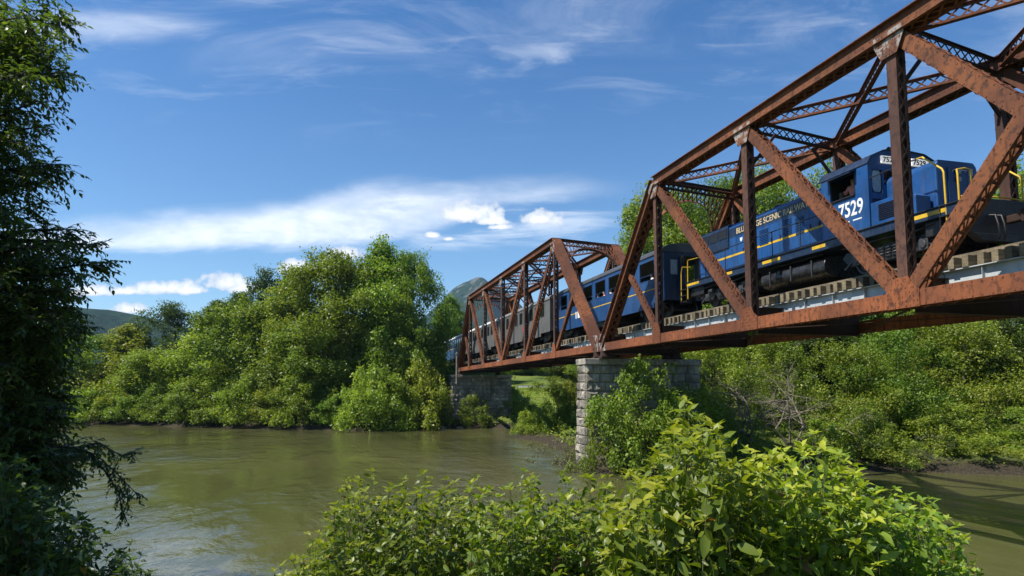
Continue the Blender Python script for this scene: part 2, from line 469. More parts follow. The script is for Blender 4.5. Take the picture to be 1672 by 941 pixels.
# ------------------------------------------------------------------ terrain
BANK_FAR = [(40, 92), (6, 72), (-14, 54), (-27, 41), (-32.5, 33), (-33.5, 26), (-34.5, 19.5), (-36.6, 14.6), (-40.5, 13.6), (-47, 16.6), (-59, 18.6), (-65.5, 17.3),
            (-74, 20.5), (-80.5, 21.2), (-84, 16), (-83, 9), (-81, 3.4), (-85, -4), (-90, -11), (-98, -22), (-107, -33), (-125, -60), (-165, -120), (-260, -260)]
BANK_NEAR = [(-235, -280), (-135, -122), (-98, -53), (-75, -33), (-50, -25), (-29, -17.5), (-17.5, -10), (-12.8, -5.5), (-11.5, 0), (-10, 7), (-7, 13), (-1, 21), (12, 34), (60, 70)]
POLY = np.array(BANK_FAR + BANK_NEAR, dtype=np.float64)
def river_sd(X, Y):
    """signed distance to the river's edge (negative in the water)"""
    X = np.asarray(X, float); Y = np.asarray(Y, float)
    best = np.full(X.shape, 1e9); ins = np.zeros(X.shape, bool)
    n = len(POLY)
    for i in range(n):
        ax, ay = POLY[i]; bx, by = POLY[(i+1) % n]
        ex, ey = bx-ax, by-ay
        t = np.clip(((X-ax)*ex + (Y-ay)*ey) / (ex*ex + ey*ey), 0, 1)
        best = np.minimum(best, np.hypot(X - ax - t*ex, Y - ay - t*ey))
        c = ((ay > Y) != (by > Y)) & (X < (bx-ax) * (Y-ay) / (by-ay + 1e-12) + ax)
        ins ^= c
    return np.where(ins, -best, best)
def wob(X, Y):
    return (np.sin(X*.31 + 1.3*np.sin(Y*.17)) * np.cos(Y*.27 + .7) + .6*np.sin(X*.71+Y*.53) + .5*np.sin(X*1.13 - Y*.91 + 2.0)) / 2.1
def ground_z(X, Y):
    X = np.asarray(X, float); Y = np.asarray(Y, float)
    d = river_sd(X, Y) + .5 * wob(X, Y)
    z = np.where(d < 0, np.maximum(-2.5, d * .45), 0)
    z = z + np.interp(np.maximum(d, 0), [0, .5, 3, 10, 20, 60, 110, 250, 600, 5000], [0, .22, .95, 2.4, 3.2, 6.0, 10.5, 16, 20, 22])
    z = z + np.where(d > 1, .22 * wob(X*.8, Y*.8+4) * np.minimum(1, (d-1)/4), 0)
    # low embankment that carries the line beyond the bridge
    e = np.clip((-90 - X) / 4, 0, 1) * np.clip((X + 900) / 100, 0, 1)
    s = np.clip((9.5 - np.abs(Y - 18.5)) / 7, 0, 1)
    z = np.where(e * s > 0, np.maximum(z, z + (8.1 - z) * e * s), z)
    return z
def gz(x, y): return float(ground_z(np.array([x]), np.array([y]))[0])
def axis(a, b, step, far):
    core = np.arange(a, b, step); out = []; s = step; v = b
    while v < far: out.append(v); s *= 1.35; v += s
    out.append(far)
    neg = []; s = step; v = a - step
    while v > -far: neg.append(v); s *= 1.35; v -= s
    neg.append(-far)
    return np.array(neg[::-1] + list(core) + out)
gx = axis(-150, 30, 1.0, 4000); gy = axis(-70, 75, 1.0, 4000)
GX, GY = np.meshgrid(gx, gy)
GZ = ground_z(GX.ravel(), GY.ravel())
nx, ny = len(gx), len(gy)
idx = np.arange(nx*ny).reshape(ny, nx)
F = np.stack([idx[:-1,:-1], idx[:-1,1:], idx[1:,1:], idx[1:,:-1]], -1).reshape(-1, 4)
def make_ground_mat():
    m, g, b = new_mat('ground_soil_and_grass')
    co = coord(g)
    n1 = g.noise(co, .08, 5); n2 = g.noise(co, 1.6, 6, .7); n3 = g.noise(co, 9.0, 4, .7)
    c = g.mix(g.mapr(n1, .35, .65), (.075, .115, .025), (.16, .19, .04))
    c = g.mix(g.mapr(n2, .45, .68, 0, .6), c, (.06, .085, .02))
    sx = g.node('ShaderNodeSeparateXYZ'); g.l.new(co, sx.inputs[0])
    low = g.mapr(g.m('ADD', sx.outputs[2], g.m('MULTIPLY', n2, .8)), 1.5, .7)
    mud = g.mix(g.mapr(n3, .35, .65), (.028, .022, .015), (.066, .054, .038))
    c = g.mix(low, c, mud)
    g.l.new(c, b.inputs['Base Color']); b.inputs['Roughness'].default_value = .95; b.inputs['Specular IOR Level'].default_value = .1
    g.l.new(g.bump(g.m('ADD', n2, n3), .8, .15), b.inputs['Normal'])
    return m
me = np_mesh('ground', np.stack([GX.ravel(), GY.ravel(), GZ], -1), F, make_ground_mat(), smooth=True)
tag(link(bpy.data.objects.new('ground', me)), kind='structure')

def make_water_mat():
    m, g, b = new_mat('murky_river_water')
    co = coord(g)
    n0 = g.noise(co, .05, 3)
    c = g.mix(g.mapr(n0, .35, .65), (.062, .064, .023), (.086, .083, .032))
    g.l.new(c, b.inputs['Base Color'])
    b.inputs['Roughness'].default_value = .04; b.inputs['IOR'].default_value = 1.33
    rip = g.noise(g.scaled(co, (1.0, 2.2, 1)), 1.5, 4, .6, .5)
    rip2 = g.noise(g.scaled(co, (.55, 1.0, 1)), .55, 3, .55, .8)
    fine = g.noise(g.scaled(co, (1.0, 1.7, 1)), 5.5, 3, .55)
    calm = g.mapr(g.noise(g.scaled(co, (.035, .09, 1)), 1.0, 4, .6), .38, .60, .12, 1.25)
    h = g.m('ADD', g.m('MULTIPLY', rip, .042), g.m('ADD', g.m('MULTIPLY', rip2, .13), g.m('MULTIPLY', fine, .011)))
    h = g.m('MULTIPLY', h, calm)
    bn = g.node('ShaderNodeBump'); bn.inputs['Strength'].default_value = 1.0; bn.inputs['Distance'].default_value = 1.25
    g.l.new(h, bn.inputs['Height']); g.l.new(bn.outputs[0], b.inputs['Normal'])
    return m
mb = MB(); mb.add([(-420,-420,0),(160,-420,0),(160,220,0),(-420,220,0)], [(0,1,2,3)])
tag(mb.build('river_water', make_water_mat()), kind='structure')

# ------------------------------------------------------------------ far mountains
def make_mountain_mat(name, rocky):
    m, g, b = new_mat(name)
    co = coord(g)
    n1 = g.noise(co, .010, 6, .7); n2 = g.noise(co, .06, 5, .7)
    c = g.mix(g.mapr(n1, .35, .65), (.012, .030, .016), (.030, .055, .024))
    c = g.mix(g.mapr(n2, .42, .65, 0, .7), c, (.008, .020, .011))
    if rocky:
        sx = g.node('ShaderNodeSeparateXYZ'); g.l.new(co, sx.inputs[0])
        hgt = g.mapr(g.m('ADD', sx.outputs[2], g.m('MULTIPLY', g.m('SUBTRACT', n1, .5), 260)), 300, 400)
        rk = g.mix(g.mapr(g.noise(g.scaled(co, (1, 1, .4)), .03, 6, .75), .35, .65), (.085, .085, .082), (.19, .175, .165))
        side = g.mapr(g.noise(g.scaled(co, (1, 1, .5)), .012, 5, .65),   .48, .60)
        c = g.mix(g.m('MULTIPLY', hgt, side), c, rk)
    g.l.new(c, b.inputs['Base Color']); b.inputs['Roughness'].default_value = 1.0; b.inputs['Specular IOR Level'].default_value = 0
    g.l.new(g.bump(g.m('ADD', n1, g.m('MULTIPLY', n2, .5)), 1.0, 30.0), b.inputs['Normal'])
    return m
def mountain(name, prof, d, depth, mat, seed):
    """prof: (column, row) pairs of the ridge line, d metres away; a full ridge with a back"""
    rng = np.random.default_rng(seed)
    cols_ = np.linspace(prof[0][0], prof[-1][0], 160)
    rows_ = np.interp(cols_, [p[0] for p in prof], [p[1] for p in prof])
    ts = np.linspace(-1, 1, 60)
    V = []
    ph = rng.uniform(0, 6.28, 24); fr = rng.uniform(.02, .3, 24); am = 1/ (1 + 30*fr)
    for t in ts:
        for i, (cx, ry) in enumerate(zip(cols_, rows_)):
            base = CAM + FW * d + RT * ((cx - 836) / FPX * d)
            H = (636 - ry) / FPX * d + CZ
            fall = max(0, 1 - abs(t) ** 1.35)
            j = sum(a * sin(f * i + p + 4 * t * (1 + 3*f)) for a, f, p in zip(am[:10], fr[:10], ph[:10])) * .035
            g1 = .12 * sin(i * .22 + 3 * sin(t * 4) + ph[3]) * sin(pi * abs(t)) + .06 * sin(i * .61 + 7 * t + ph[5]) * sin(pi * abs(t))
            z = H * (fall * (1 + j * (abs(t) + .3)) + g1 * .8)
            q = base + FW * (t * depth) + Vector((0, 0, z - CZ - 15 * abs(t)))
            V.append(tuple(q))
    V = np.array(V); n = len(cols_)
    idx = np.arange(len(V)).reshape(len(ts), n)
    F = np.stack([idx[:-1,:-1], idx[:-1,1:], idx[1:,1:], idx[1:,:-1]], -1).reshape(-1, 4)
    me = np_mesh(name, V, F, mat, smooth=True)
    return tag(link(bpy.data.objects.new(name, me)), kind='structure')
mountain('hill', [(-400, 560), (-150, 520), (0, 512), (110, 505), (150, 503), (175, 504), (215, 512), (260, 522), (330, 545), (420, 570), (520, 600), (640, 628)], 1500, 560, make_mountain_mat('forested_hill', False), 3)
mountain('mountain', [(560, 600), (640, 560), (690, 520), (722, 492), (742, 474), (758, 462), (775, 458), (800, 459), (822, 468), (845, 490), (870, 520), (910, 545), (980, 570), (1080, 590), (1250, 625)], 2900, 900, make_mountain_mat('rocky_mountain', True), 8)
# ------------------------------------------------------------------ air
HAZE = .75e-4
mb = MB(); mb.box(-4300, 4300, -4300, 4300, -4, 660)
mh = bpy.data.materials.new('haze_air'); mh.use_nodes = True
gh = N(mh.node_tree); gh.n.remove(gh.n['Principled BSDF'])
pv = gh.node('ShaderNodeVolumePrincipled'); pv.inputs['Color'].default_value = (.50, .74, 1, 1); pv.inputs['Density'].default_value = HAZE; pv.inputs['Anisotropy'].default_value = .2
gh.l.new(pv.outputs[0], gh.n['Material Output'].inputs['Volume'])
tag(mb.build('haze', mh), kind='stuff')
# ------------------------------------------------------------------ bridge
YN, YF, YC = 15.9, 21.1, 18.5          # near truss, far truss, track centre
ZB = 7.13                              # underside of the bottom chords
SIDE = Vector((0, 1, 0))

def lacing(mb, p, q, s, n_off, half, pitch, bw=.05, t=.012, double=True, trim=.35):
    """crossed flat bars between the two edges of a member; s = across, n_off = offset vector of the lacing plane"""
    p = Vector(p); q = Vector(q); d = q - p; L = d.length; d.normalize()
    n = Vector(n_off).normalized(); a = trim
    k = max(1, int(round((L - 2*trim) / pitch))); st = (L - 2*trim) / k
    for i in range(k):
        c0 = p + d * (a + i*st) + Vector(n_off); c1 = p + d * (a + (i+1)*st) + Vector(n_off)
        sg = 1 if (i % 2 == 0 or double) else -1
        # first bar, second bar lies a plate's thickness above it
        A = c0 - s*half*sg; B = c1 + s*half*sg
        mb.bar(A, B, t, bw, n)
        if double:
            A = c0 + s*half + n*(t + .002); B = c1 - s*half + n*(t + .002)
            mb.bar(A, B, t, bw, n)

def laced_member(p, q, h, wy, mat, parent, name, pitch=.42, sides=(1, -1), rivets=False, double=True, lmat=None):
    """two channels side by side with lacing on the open sides; h deep in the truss plane, wy wide across it"""
    p = Vector(p); q = Vector(q); d = (q - p).normalized(); u = d.cross(SIDE)
    mb = MB()
    for sg in (-1, 1):
        o = SIDE * (sg * (wy/2 - .0125))
        mb.bar(p + o, q + o, .025, h, SIDE)
        for e in (-1, 1):
            o2 = SIDE * (sg * (wy/2 - .025 - .03)) + u * (e * (h/2 - .011))
            mb.bar(p + o2, q + o2, .06, .02, SIDE)
    if rivets:
        L = (q - p).length; k = int(L / .28)
        for i in range(k):
            for e in (-1, 1):
                c = p + d * (.2 + i * .28) + u * (e * (h/2 - .05)) - SIDE * (wy/2 + .006)
                mb.bar(c - d*.018, c + d*.018, .014, .036, SIDE)
    o = mb.build(name, mat, parent)
    lb = MB()
    for e in sides:
        lacing(lb, p, q, SIDE, u * (e * (h/2 + .008)), wy/2 - .03, pitch, double=double)
    lb.build('lacing', lmat or mat, o)
    return o

def chord_member(p, q, h, wy, mat, parent, name, pitch=.5, lace=True):
    """closed top: a wide cover plate over two side plates, lacing below"""
    p = Vector(p); q = Vector(q); d = (q - p).normalized(); u = d.cross(SIDE)
    mb = MB()
    mb.bar(p + u*(h/2 - .015), q + u*(h/2 - .015), wy + .30, .03, SIDE)
    mb.bar(p + u*(h/2 + .012), q + u*(h/2 + .012), wy + .12, .02, SIDE)
    for sg in (-1, 1):
        o = SIDE * (sg * (wy/2 - .015)) - u*.015
        mb.bar(p + o, q + o, .03, h - .035, SIDE)
        o2 = SIDE * (sg * (wy/2 + .056)) - u*(h/2 - .012)
        mb.bar(p + o2, q + o2, .11, .022, SIDE)
        o3 = SIDE * (sg * (wy/2 + .012)) - u*(h/2 - .15)
        mb.bar(p + o3, q + o3, .02, .24, SIDE)
        k = int((q-p).length / .3)
        for i in range(k):
            c = p + d * (.15 + i*.3) + SIDE * (sg * (wy/2 + .027)) - u*(h/2 - .21)
            mb.bar(c - d*.018, c + d*.018, .012, .036, SIDE)
    o = mb.build(name, mat, parent)
    if lace:
        lb = MB(); lacing(lb, p, q, SIDE, -u*(h/2 + .006), wy/2 - .02, pitch, bw=.07)
        lb.build('lacing', mat, o)
    return o

def lattice_beam(p, q, depth, mat, parent, name, fl=.17, pitch=None):
    """top and bottom flange joined by a single plane of crossed bars (struts and laterals)"""
    p = Vector(p); q = Vector(q); d = (q - p).normalized()
    s = Vector((0,0,1)).cross(d).normalized(); u = d.cross(s)
    if u.z < 0: u = -u
    mb = MB()
    for e in (-1, 1):
        o = u * (e * depth/2)
        mb.bar(p + o, q + o, fl, .02, s)
        o = u * (e * (depth/2 - .05))
        mb.bar(p + o, q + o, .02, .09, s)
    ob = mb.build(name, mat, parent)
    lb = MB(); lacing(lb, p, q, u, s * .012, depth/2 - .05, pitch or depth*.9, bw=.05, trim=.15)
    lb.build('lacing', mat, ob)
    return ob

def gusset(x, z0, poly, y, mat, parent, riv=True, step=.13):
    """riveted joint plate lying on the outer face of a truss; poly in (dx, dz)"""
    mb = MB()
    mb.prism([(x + a, z0 + b) for a, b in poly], 'y', y - .012, y + .012)
    if riv:
        xs = [a for a, b in poly]; zs = [b for a, b in poly]
        def inside(a, b):
            c = False; n = len(poly)
            for i in range(n):
                (x1, y1), (x2, y2) = poly[i], poly[(i+1) % n]
                if (y1 > b) != (y2 > b) and a < (x2-x1)*(b-y1)/(y2-y1) + x1: c = not c
            return c
        a = min(xs) + .06
        while a < max(xs):
            b = min(zs) + .06
            while b < max(zs):
                if inside(a, b) and (int(a*7.7) + int(b*7.7)) % 3:
                    mb.box(x+a-.02, x+a+.02, y-.026, y-.012, z0+b-.02, z0+b+.02)
                b += step
            a += step
    return mb.build('gusset_plate', mat, parent)

def truss_span(Ls, ztop, label, rivets, mid_x=None):
    root = thing('truss_span', (Ls[0], YC, ZB), label, 'bridge span', 'rusty truss spans of the railway bridge')
    n = len(Ls) - 1
    LN = Ls; LF = [l - .95 for l in Ls]
    zb = ZB + .25; zt = ztop - .25
    R, RC, RD, GU = M['rust'], M['rust_chord'], M['rust_and_shade'], M['gusset']
    for Y in (YN, YF):
        near = Y == YN
        Ls = LN if near else LF
        for i in range(n):                                            # bottom chord, one length per panel
            laced_member((Ls[i] + (.0 if i == 0 else .003), Y, zb - .02), (Ls[i+1], Y, zb - .02), .46, .40, RC, root, 'bottom_chord', .45, sides=(-1,), rivets=near and rivets)
        for i in range(1, n-1):
            chord_member((Ls[i], Y, zt), (Ls[i+1], Y, zt), .5, .42, R, root, 'top_chord')
        chord_member((Ls[0], Y, zb + .1), (Ls[1] , Y, zt + .0), .48, .42, R, root, 'end_post')
        chord_member((Ls[n-1], Y, zt), (Ls[n], Y, zb + .1), .48, .42, R, root, 'end_post')
        for i in range(1, n):
            laced_member((Ls[i], Y, zb + .22), (Ls[i], Y, zt - .24), .36 if i not in (1, n-1) else .28, .34, M['rust_post'], root, 'post', .48, lmat=RD)  # lacing coloured darker than the post to paint the shade inside it
        h = n / 2
        for i in range(1, n-1):
            a, b = Ls[i], Ls[i+1]
            down = ((a + .12, Y, zt - .2), (b - .28, Y, zb + .25)); upw = ((a + .28, Y, zb + .25), (b - .12, Y, zt - .2))
            c = i + .5
            if abs(c - h) < .1:
                laced_member(down[0], down[1], .42, .30, R, root, 'diagonal', .5, rivets=near and rivets)
                laced_member(upw[0], upw[1], .42, .44, R, root, 'diagonal', .5, rivets=near and rivets)
            else:
                pq = down if c < h else upw
                laced_member(pq[0], pq[1], .42, .40, R, root, 'diagonal', .5, rivets=near and rivets)
        # short sub-struts from the middle of each end post to the foot of the first post
        for e in (0, 1):
            i0, i1 = (0, 1) if e == 0 else (n, n-1)
            mx = Ls[i0] + (Ls[i1] - Ls[i0]) * .5; mz = zb + (zt - zb) * .5
            A = (mx, Y, mz - .1); B = (Ls[i1] - (.14 if e == 0 else -.14), Y, zb + .3)
            if e == 1: A, B = B, A
            laced_member(A, B, .30, .22, R, root, 'sub_strut', .36)
        yo = Y - .215 if near else Y + .215
        for i in range(n + 1):
            if i in (0, n):
                gusset(Ls[i], ZB - .02, [(-.45, 0), (.55, 0), (.55, .55), (.3, 1.05), (-.3, 1.05), (-.45, .55)], yo, GU, root, near)
                continue
            inner = (i > 1 and i < n-1)
            gusset(Ls[i], ZB - .02, [(-.58, 0), (.58, 0), (.58, .50), (.36, .66), (.22, .9), (-.22, .9), (-.36, .66), (-.58, .50)] if inner else
                   [(-.45, 0), (.45, 0), (.45, .55), (.22, 1.05), (-.22, 1.05), (-.45, .55)], yo, RC, root, near and rivets)
            gusset(Ls[i], ztop - .30, [(-.55, 0), (.55, 0), (.55, -.28), (.30, -.78), (-.30, -.78), (-.55, -.28)], yo - (.02 if near else -.02), GU, root, near)
        for i in (0, n):                                              # bearing shoe on the pier
            mb = MB(); mb.box(Ls[i]-.3, Ls[i]+.3, Y-.35, Y+.35, ZB-.46, ZB-.34); mb.prism([(Ls[i]-.3, ZB-.34), (Ls[i]+.3, ZB-.34), (Ls[i]+.14, ZB-.01), (Ls[i]-.14, ZB-.01)], 'y', Y-.25, Y+.25)
            mb.build('bearing_shoe', RD, root)
    # top struts and lateral crosses
    Ls = LN
    for i in range(1, n):
        lattice_beam((Ls[i], YN + .24, zt - .02), (LF[i], YF - .24, zt - .02), .46 if i not in (1, n-1) else .5, RD, root, 'top_strut')
    for i in range(1, n-1):
        lattice_beam((Ls[i] + .25, YN + .28, zt + .02), (LF[i+1] - .25, YF - .28, zt + .02), .42, R, root, 'lateral_brace')
        lattice_beam((LF[i] + .25, YF - .28, zt + .02), (Ls[i+1] - .25, YN + .28, zt + .02), .38, R, root, 'lateral_brace')
    # sway knees under the inner struts
    for i in range(2, n-1):
        for Y, sg, Ls in ((YN, 1, LN), (YF, -1, LF)):
            mb = MB(); mb.bar((Ls[i], Y + sg*.15, zt - 1.7), (Ls[i], Y + sg*1.35, zt - .26), .10, .10); mb.build('knee_brace', RD, root)
    Ls = LN
    # portals: deep latticed frames with a curved lower edge, in the plane of the end posts
    for e in (0, 1):
        i0, i1 = (0, 1) if e == 0 else (n, n-1)
        top = Vector((Ls[i1], 0, zt + .1)); bot = Vector((Ls[i0], 0, zb)); dn = (bot - top).normalized()
        def P(y, t): return Vector((top.x - .95 * (y - YN) / (YF - YN), y, top.z)) + dn * t
        ya, yb = YN + .22, YF - .22
        mb = MB(); s = Vector((0,0,1))
        nrm = dn.cross(SIDE)
        mb.bar(P(ya, .0), P(yb, .0), .22, .03, nrm); mb.bar(P(ya, .08), P(yb, .08), .03, .14, nrm)
        def curve_t(f): return .85 + 2.6 * abs(2*f - 1) ** 2.7
        N_ = 16
        for k in range(N_):
            f0, f1 = k / N_, (k+1) / N_
            mb.bar(P(ya + (yb-ya)*f0, curve_t(f0)), P(ya + (yb-ya)*f1, curve_t(f1)), .20, .03, nrm)
        po = mb.build('portal_frame', R, root)
        lb = MB()
        for k in range(N_):
            f0, f1 = k / N_, (k+1) / N_
            lb.bar(P(ya + (yb-ya)*f0, .1), P(ya + (yb-ya)*f1, curve_t(f1) - .02), .014, .055, nrm)
            lb.bar(P(ya + (yb-ya)*f1, .1) + nrm*.018, P(ya + (yb-ya)*f0, curve_t(f0) - .02) + nrm*.018, .014, .055, nrm)
        lb.build('lacing', R, po)
    # floor: cross beams, plate girders under the rails, bottom laterals
    for i in range(n + 1):
        mb = MB(); x = Ls[i]
        mb.box(x-.012, x+.012, YN+.21, YF-.21, ZB-.12, ZB+.86)
        for z in (ZB-.145, ZB+.86): mb.box(x-.16, x+.16, YN+.21, YF-.21, z, z+.025)
        mb.build('floor_beam', RD, root)
    for yc in (YC - 1.27, YC + 1.27):
        for i in range(n):
            a, b = Ls[i] + .02, Ls[i+1] - .02
            mb = MB(); mb.box(a, b, yc-.012, yc+.012, ZB+.55, ZB+1.06)
            mb.box(a, b, yc-.17, yc+.17, ZB+1.06, ZB+1.085)
            k = int((b-a) / 1.25)
            for j in range(1, k):
                xx = a + (b-a) * j / k
                for sg in (-1, 1): mb.box(xx-.045, xx+.045, yc + sg*.016 - .004*(sg<0), yc + sg*.016 + .004*(sg>0), ZB+.56, ZB+1.05); mb.box(xx-.006, xx+.006, min(yc+sg*.02, yc+sg*.13), max(yc+sg*.02, yc+sg*.13), ZB+.56, ZB+1.05)
            go = mb.build('plate_girder', M['girder'], root)
            mb = MB(); mb.box(a+.2, b-.2, yc-.17, yc+.17, ZB+.52, ZB+.548); mb.build('flange', RD, go)  # underside of the grey girder coloured dark for the shade below
    for i in range(n):
        mb = MB()
        mb.bar((Ls[i]+.3, YN+.25, ZB+.02), (Ls[i+1]-.3, YF-.25, ZB+.02), .12, .02); mb.bar((Ls[i]+.3, YF-.25, ZB-.01), (Ls[i+1]-.3, YN+.25, ZB-.01), .12, .02)
        mb.build('bottom_lateral', RD, root)
    return root

truss_span([-38.1, -30.95, -23.1, -15.65, -8.0, -0.35, 7.4, 14.6], 15.70,
           'large rusty steel truss span carrying the blue locomotive, reaching out of the frame', True)
truss_span([-86.8, -80.1, -72.0, -63.85, -55.6, -47.45, -39.2], 16.15,
           'smaller looking rusty truss span farther off, around the grey coaches', False)

# ------------------------------------------------------------------ track
TR = thing('railway_track', (-40, YC, 8.2), 'single railway track on weathered wooden ties running along the bridge', 'railway track')
TIE_T = 8.55; RAIL_T = 8.75
rng = random.Random(4)
ties = []
x = -124.0
while x < 16: ties.append(x); x += .42
near_t = [t for t in ties if -54.4 <= t <= -12.8][:100]
me0 = None; rest = MB()
def tie_mb(x, mb, jit):
    mb.box(x-.10, x+.10, YC-1.47+jit, YC+1.47+jit, 8.215+.0, TIE_T)
    return mb
for t in ties:
    if t in near_t: continue
    tie_mb(t, rest, rng.uniform(-.06, .06))
variants = []
for k in range(6):
    mb = MB(); tie_mb(0, mb, rng.uniform(-.08, .08)); 
    if k == 0: o = mb.build('tie', M['tie'], TR, bevel=.012); variants.append(o.data); o.location.x = 0; first = o
    else:
        me = bpy.data.meshes.new('tie'); off = offset_of(TR); me.from_pydata([(a-off.x, b-off.y, c-off.z) for a, b, c in mb.v], [], mb.f); me.materials.append(M['tie']); variants.append(me)
for i, t in enumerate(near_t):
    if i == 0: o = first
    else:
        o = first.copy(); o.data = variants[rng.randrange(6)]; link(o, TR)
    o.location = (t, 0, 0)
ro = rest.build('ties_beyond', M['tie'], TR); ro.name = 'tie_rows'; ro['kind'] = 'stuff'
for sg in (-1, 1):
    mb = MB(); yr = YC + sg*.7525
    mb.box(-124, 16, yr-.036, yr+.036, RAIL_T-.045, RAIL_T); mb.box(-124, 16, yr-.01, yr+.01, TIE_T+.025, RAIL_T-.045); mb.box(-124, 16, yr-.07, yr+.07, TIE_T, TIE_T+.025)
    mb.build('rail', M['steel'], TR)
    mb = MB(); yg = YC + sg*1.12
    mb.box(-88, 16, yg-.08, yg+.08, TIE_T+.003, TIE_T+.10); mb.build('guard_timber', M['tie'], TR)

# ------------------------------------------------------------------ stone piers
def stone_pier(x0, x1, y0, y1, z0, z1, batter, label, seed, course=.52):
    r = random.Random(seed)
    root = thing('stone_pier', ((x0+x1)/2, (y0+y1)/2, z0), label, 'bridge pier', 'stone piers of the bridge')
    blocks = MB(); rnd = []
    nz = int(round((z1 - z0) / course))
    cx, cy = (x0+x1)/2, (y0+y1)/2
    def pillow(A, B, C, D, nrm, push):
        A, B, C, D = map(Vector, (A, B, C, D)); c = (A+B+C+D)/4
        ring = [v + (c - v) * .16 + nrm * (push * r.uniform(.55, 1)) for v in (A, B, C, D)]
        inner = [v + (c - v) * .55 + nrm * (push * r.uniform(.6, 1.9)) for v in (A, B, C, D)]
        vs = [A, B, C, D] + ring + inner
        fs = [(0,1,5,4),(1,2,6,5),(2,3,7,6),(3,0,4,7),(4,5,9,8),(5,6,10,9),(6,7,11,10),(7,4,8,11),(8,9,10,11)]
        blocks.add(vs, fs); k = r.random(); rnd.extend([k]*9)
    for i in range(nz):
        za, zb_ = z0 + (z1-z0)*i/nz, z0 + (z1-z0)*(i+1)/nz
        e = batter * (z1 - (za+zb_)/2); gp = .014
        X0, X1, Y0, Y1 = x0-e, x1+e, y0-e, y1+e
        for (ax, ay, bx, by, nv) in ((X0,Y0,X1,Y0,Vector((0,-1,0))),(X1,Y0,X1,Y1,Vector((1,0,0))),(X1,Y1,X0,Y1,Vector((0,1,0))),(X0,Y1,X0,Y0,Vector((-1,0,0)))):
            L = hypot(bx-ax, by-ay); t = 0; cuts = [0]
            first_ = .5 if i % 2 else .9
            t = first_
            while t < L - .45: cuts.append(t); t += r.uniform(.75, 1.25)
            cuts.append(L)
            dx, dy = (bx-ax)/L, (by-ay)/L
            for a, b in zip(cuts, cuts[1:]):
                a2, b2 = a + gp, b - gp
                pts = [(ax+dx*a2, ay+dy*a2, za+gp), (ax+dx*b2, ay+dy*b2, za+gp), (ax+dx*b2, ay+dy*b2, zb_-gp), (ax+dx*a2, ay+dy*a2, zb_-gp)]
                pillow(*pts, nv, r.uniform(.05, .11))
    o = blocks.build('masonry', M['stone'], root)
    at_ = o.data.attributes.new('rnd', 'FLOAT', 'FACE'); at_.data.foreach_set('value', np.array(rnd, dtype=np.float32))
    core = MB(); e = batter * (z1 - z0)
    vs = [(x0-e+.02,y0-e+.02,z0),(x1+e-.02,y0-e+.02,z0),(x1+e-.02,y1+e-.02,z0),(x0-e+.02,y1+e-.02,z0),(x0+.02,y0+.02,z1),(x1-.02,y0+.02,z1),(x1-.02,y1-.02,z1),(x0+.02,y1-.02,z1)]
    core.add(vs, [(0,3,2,1),(4,5,6,7),(0,1,5,4),(1,2,6,5),(2,3,7,6),(3,0,4,7)]); core.build('mortar_core', M['mortar'], root)
    cap = MB(); rc = []
    k = 0; yy = y0 - .12
    while yy < y1 + .1:
        y2 = min(y1 + .12, yy + r.uniform(1.3, 1.9)); cap.box(x0-.13, x1+.22, yy+.008, y2-.008, z1+.004, z1+.367); rc += [r.random()]*6; yy = y2
    o = cap.build('cap_stone', M['stone'], root, bevel=.03)
    at_ = o.data.attributes.new('rnd', 'FLOAT', 'FACE'); at_.data.foreach_set('value', np.array(rc, dtype=np.float32))
    return root
stone_pier(-39.75, -38.45, 14.75, 22.4, -1.2, 6.30, .022, 'pale rough-cut stone pier at the water under the joint of the two spans', 5)
stone_pier(-88.2, -86.3, 14.75, 22.6, -.8, 6.30, .022, 'dark shaded stone pier under the far end of the bridge beside the big tree', 6)
# ------------------------------------------------------------------ lettering
def text_mesh(body, size, xscale=1.0, bold=0.0):
    cu = bpy.data.curves.new('lettering', 'FONT'); cu.body = body; cu.size = size; cu.offset = bold; cu.extrude = .004
    cu.align_x = 'LEFT'; cu.align_y = 'BOTTOM_BASELINE'; cu.resolution_u = 4
    o = bpy.data.objects.new('lettering_source', cu); col.objects.link(o)
    dg = bpy.context.evaluated_depsgraph_get()
    me = bpy.data.meshes.new_from_object(o.evaluated_get(dg))
    bpy.data.objects.remove(o); bpy.data.curves.remove(cu)
    for v in me.vertices: v.co.x *= xscale
    me.materials.clear()
    return me
def lettering(body, pos, size, mat, parent, xscale=1.0, bold=0.0, facing='near', width=None, name='lettering'):
    me = text_mesh(body, size, xscale, bold); me.materials.append(mat); me.name = name
    if width:
        w_ = max(v.co.x for v in me.vertices) - min(v.co.x for v in me.vertices)
        for v in me.vertices: v.co.x *= width / w_
    o = bpy.data.objects.new(name, me); link(o, parent)
    o.location = Vector(pos) - offset_of(parent)
    o.rotation_euler = (pi/2, 0, 0) if facing == 'near' else (pi/2, 0, pi/2)
    return o

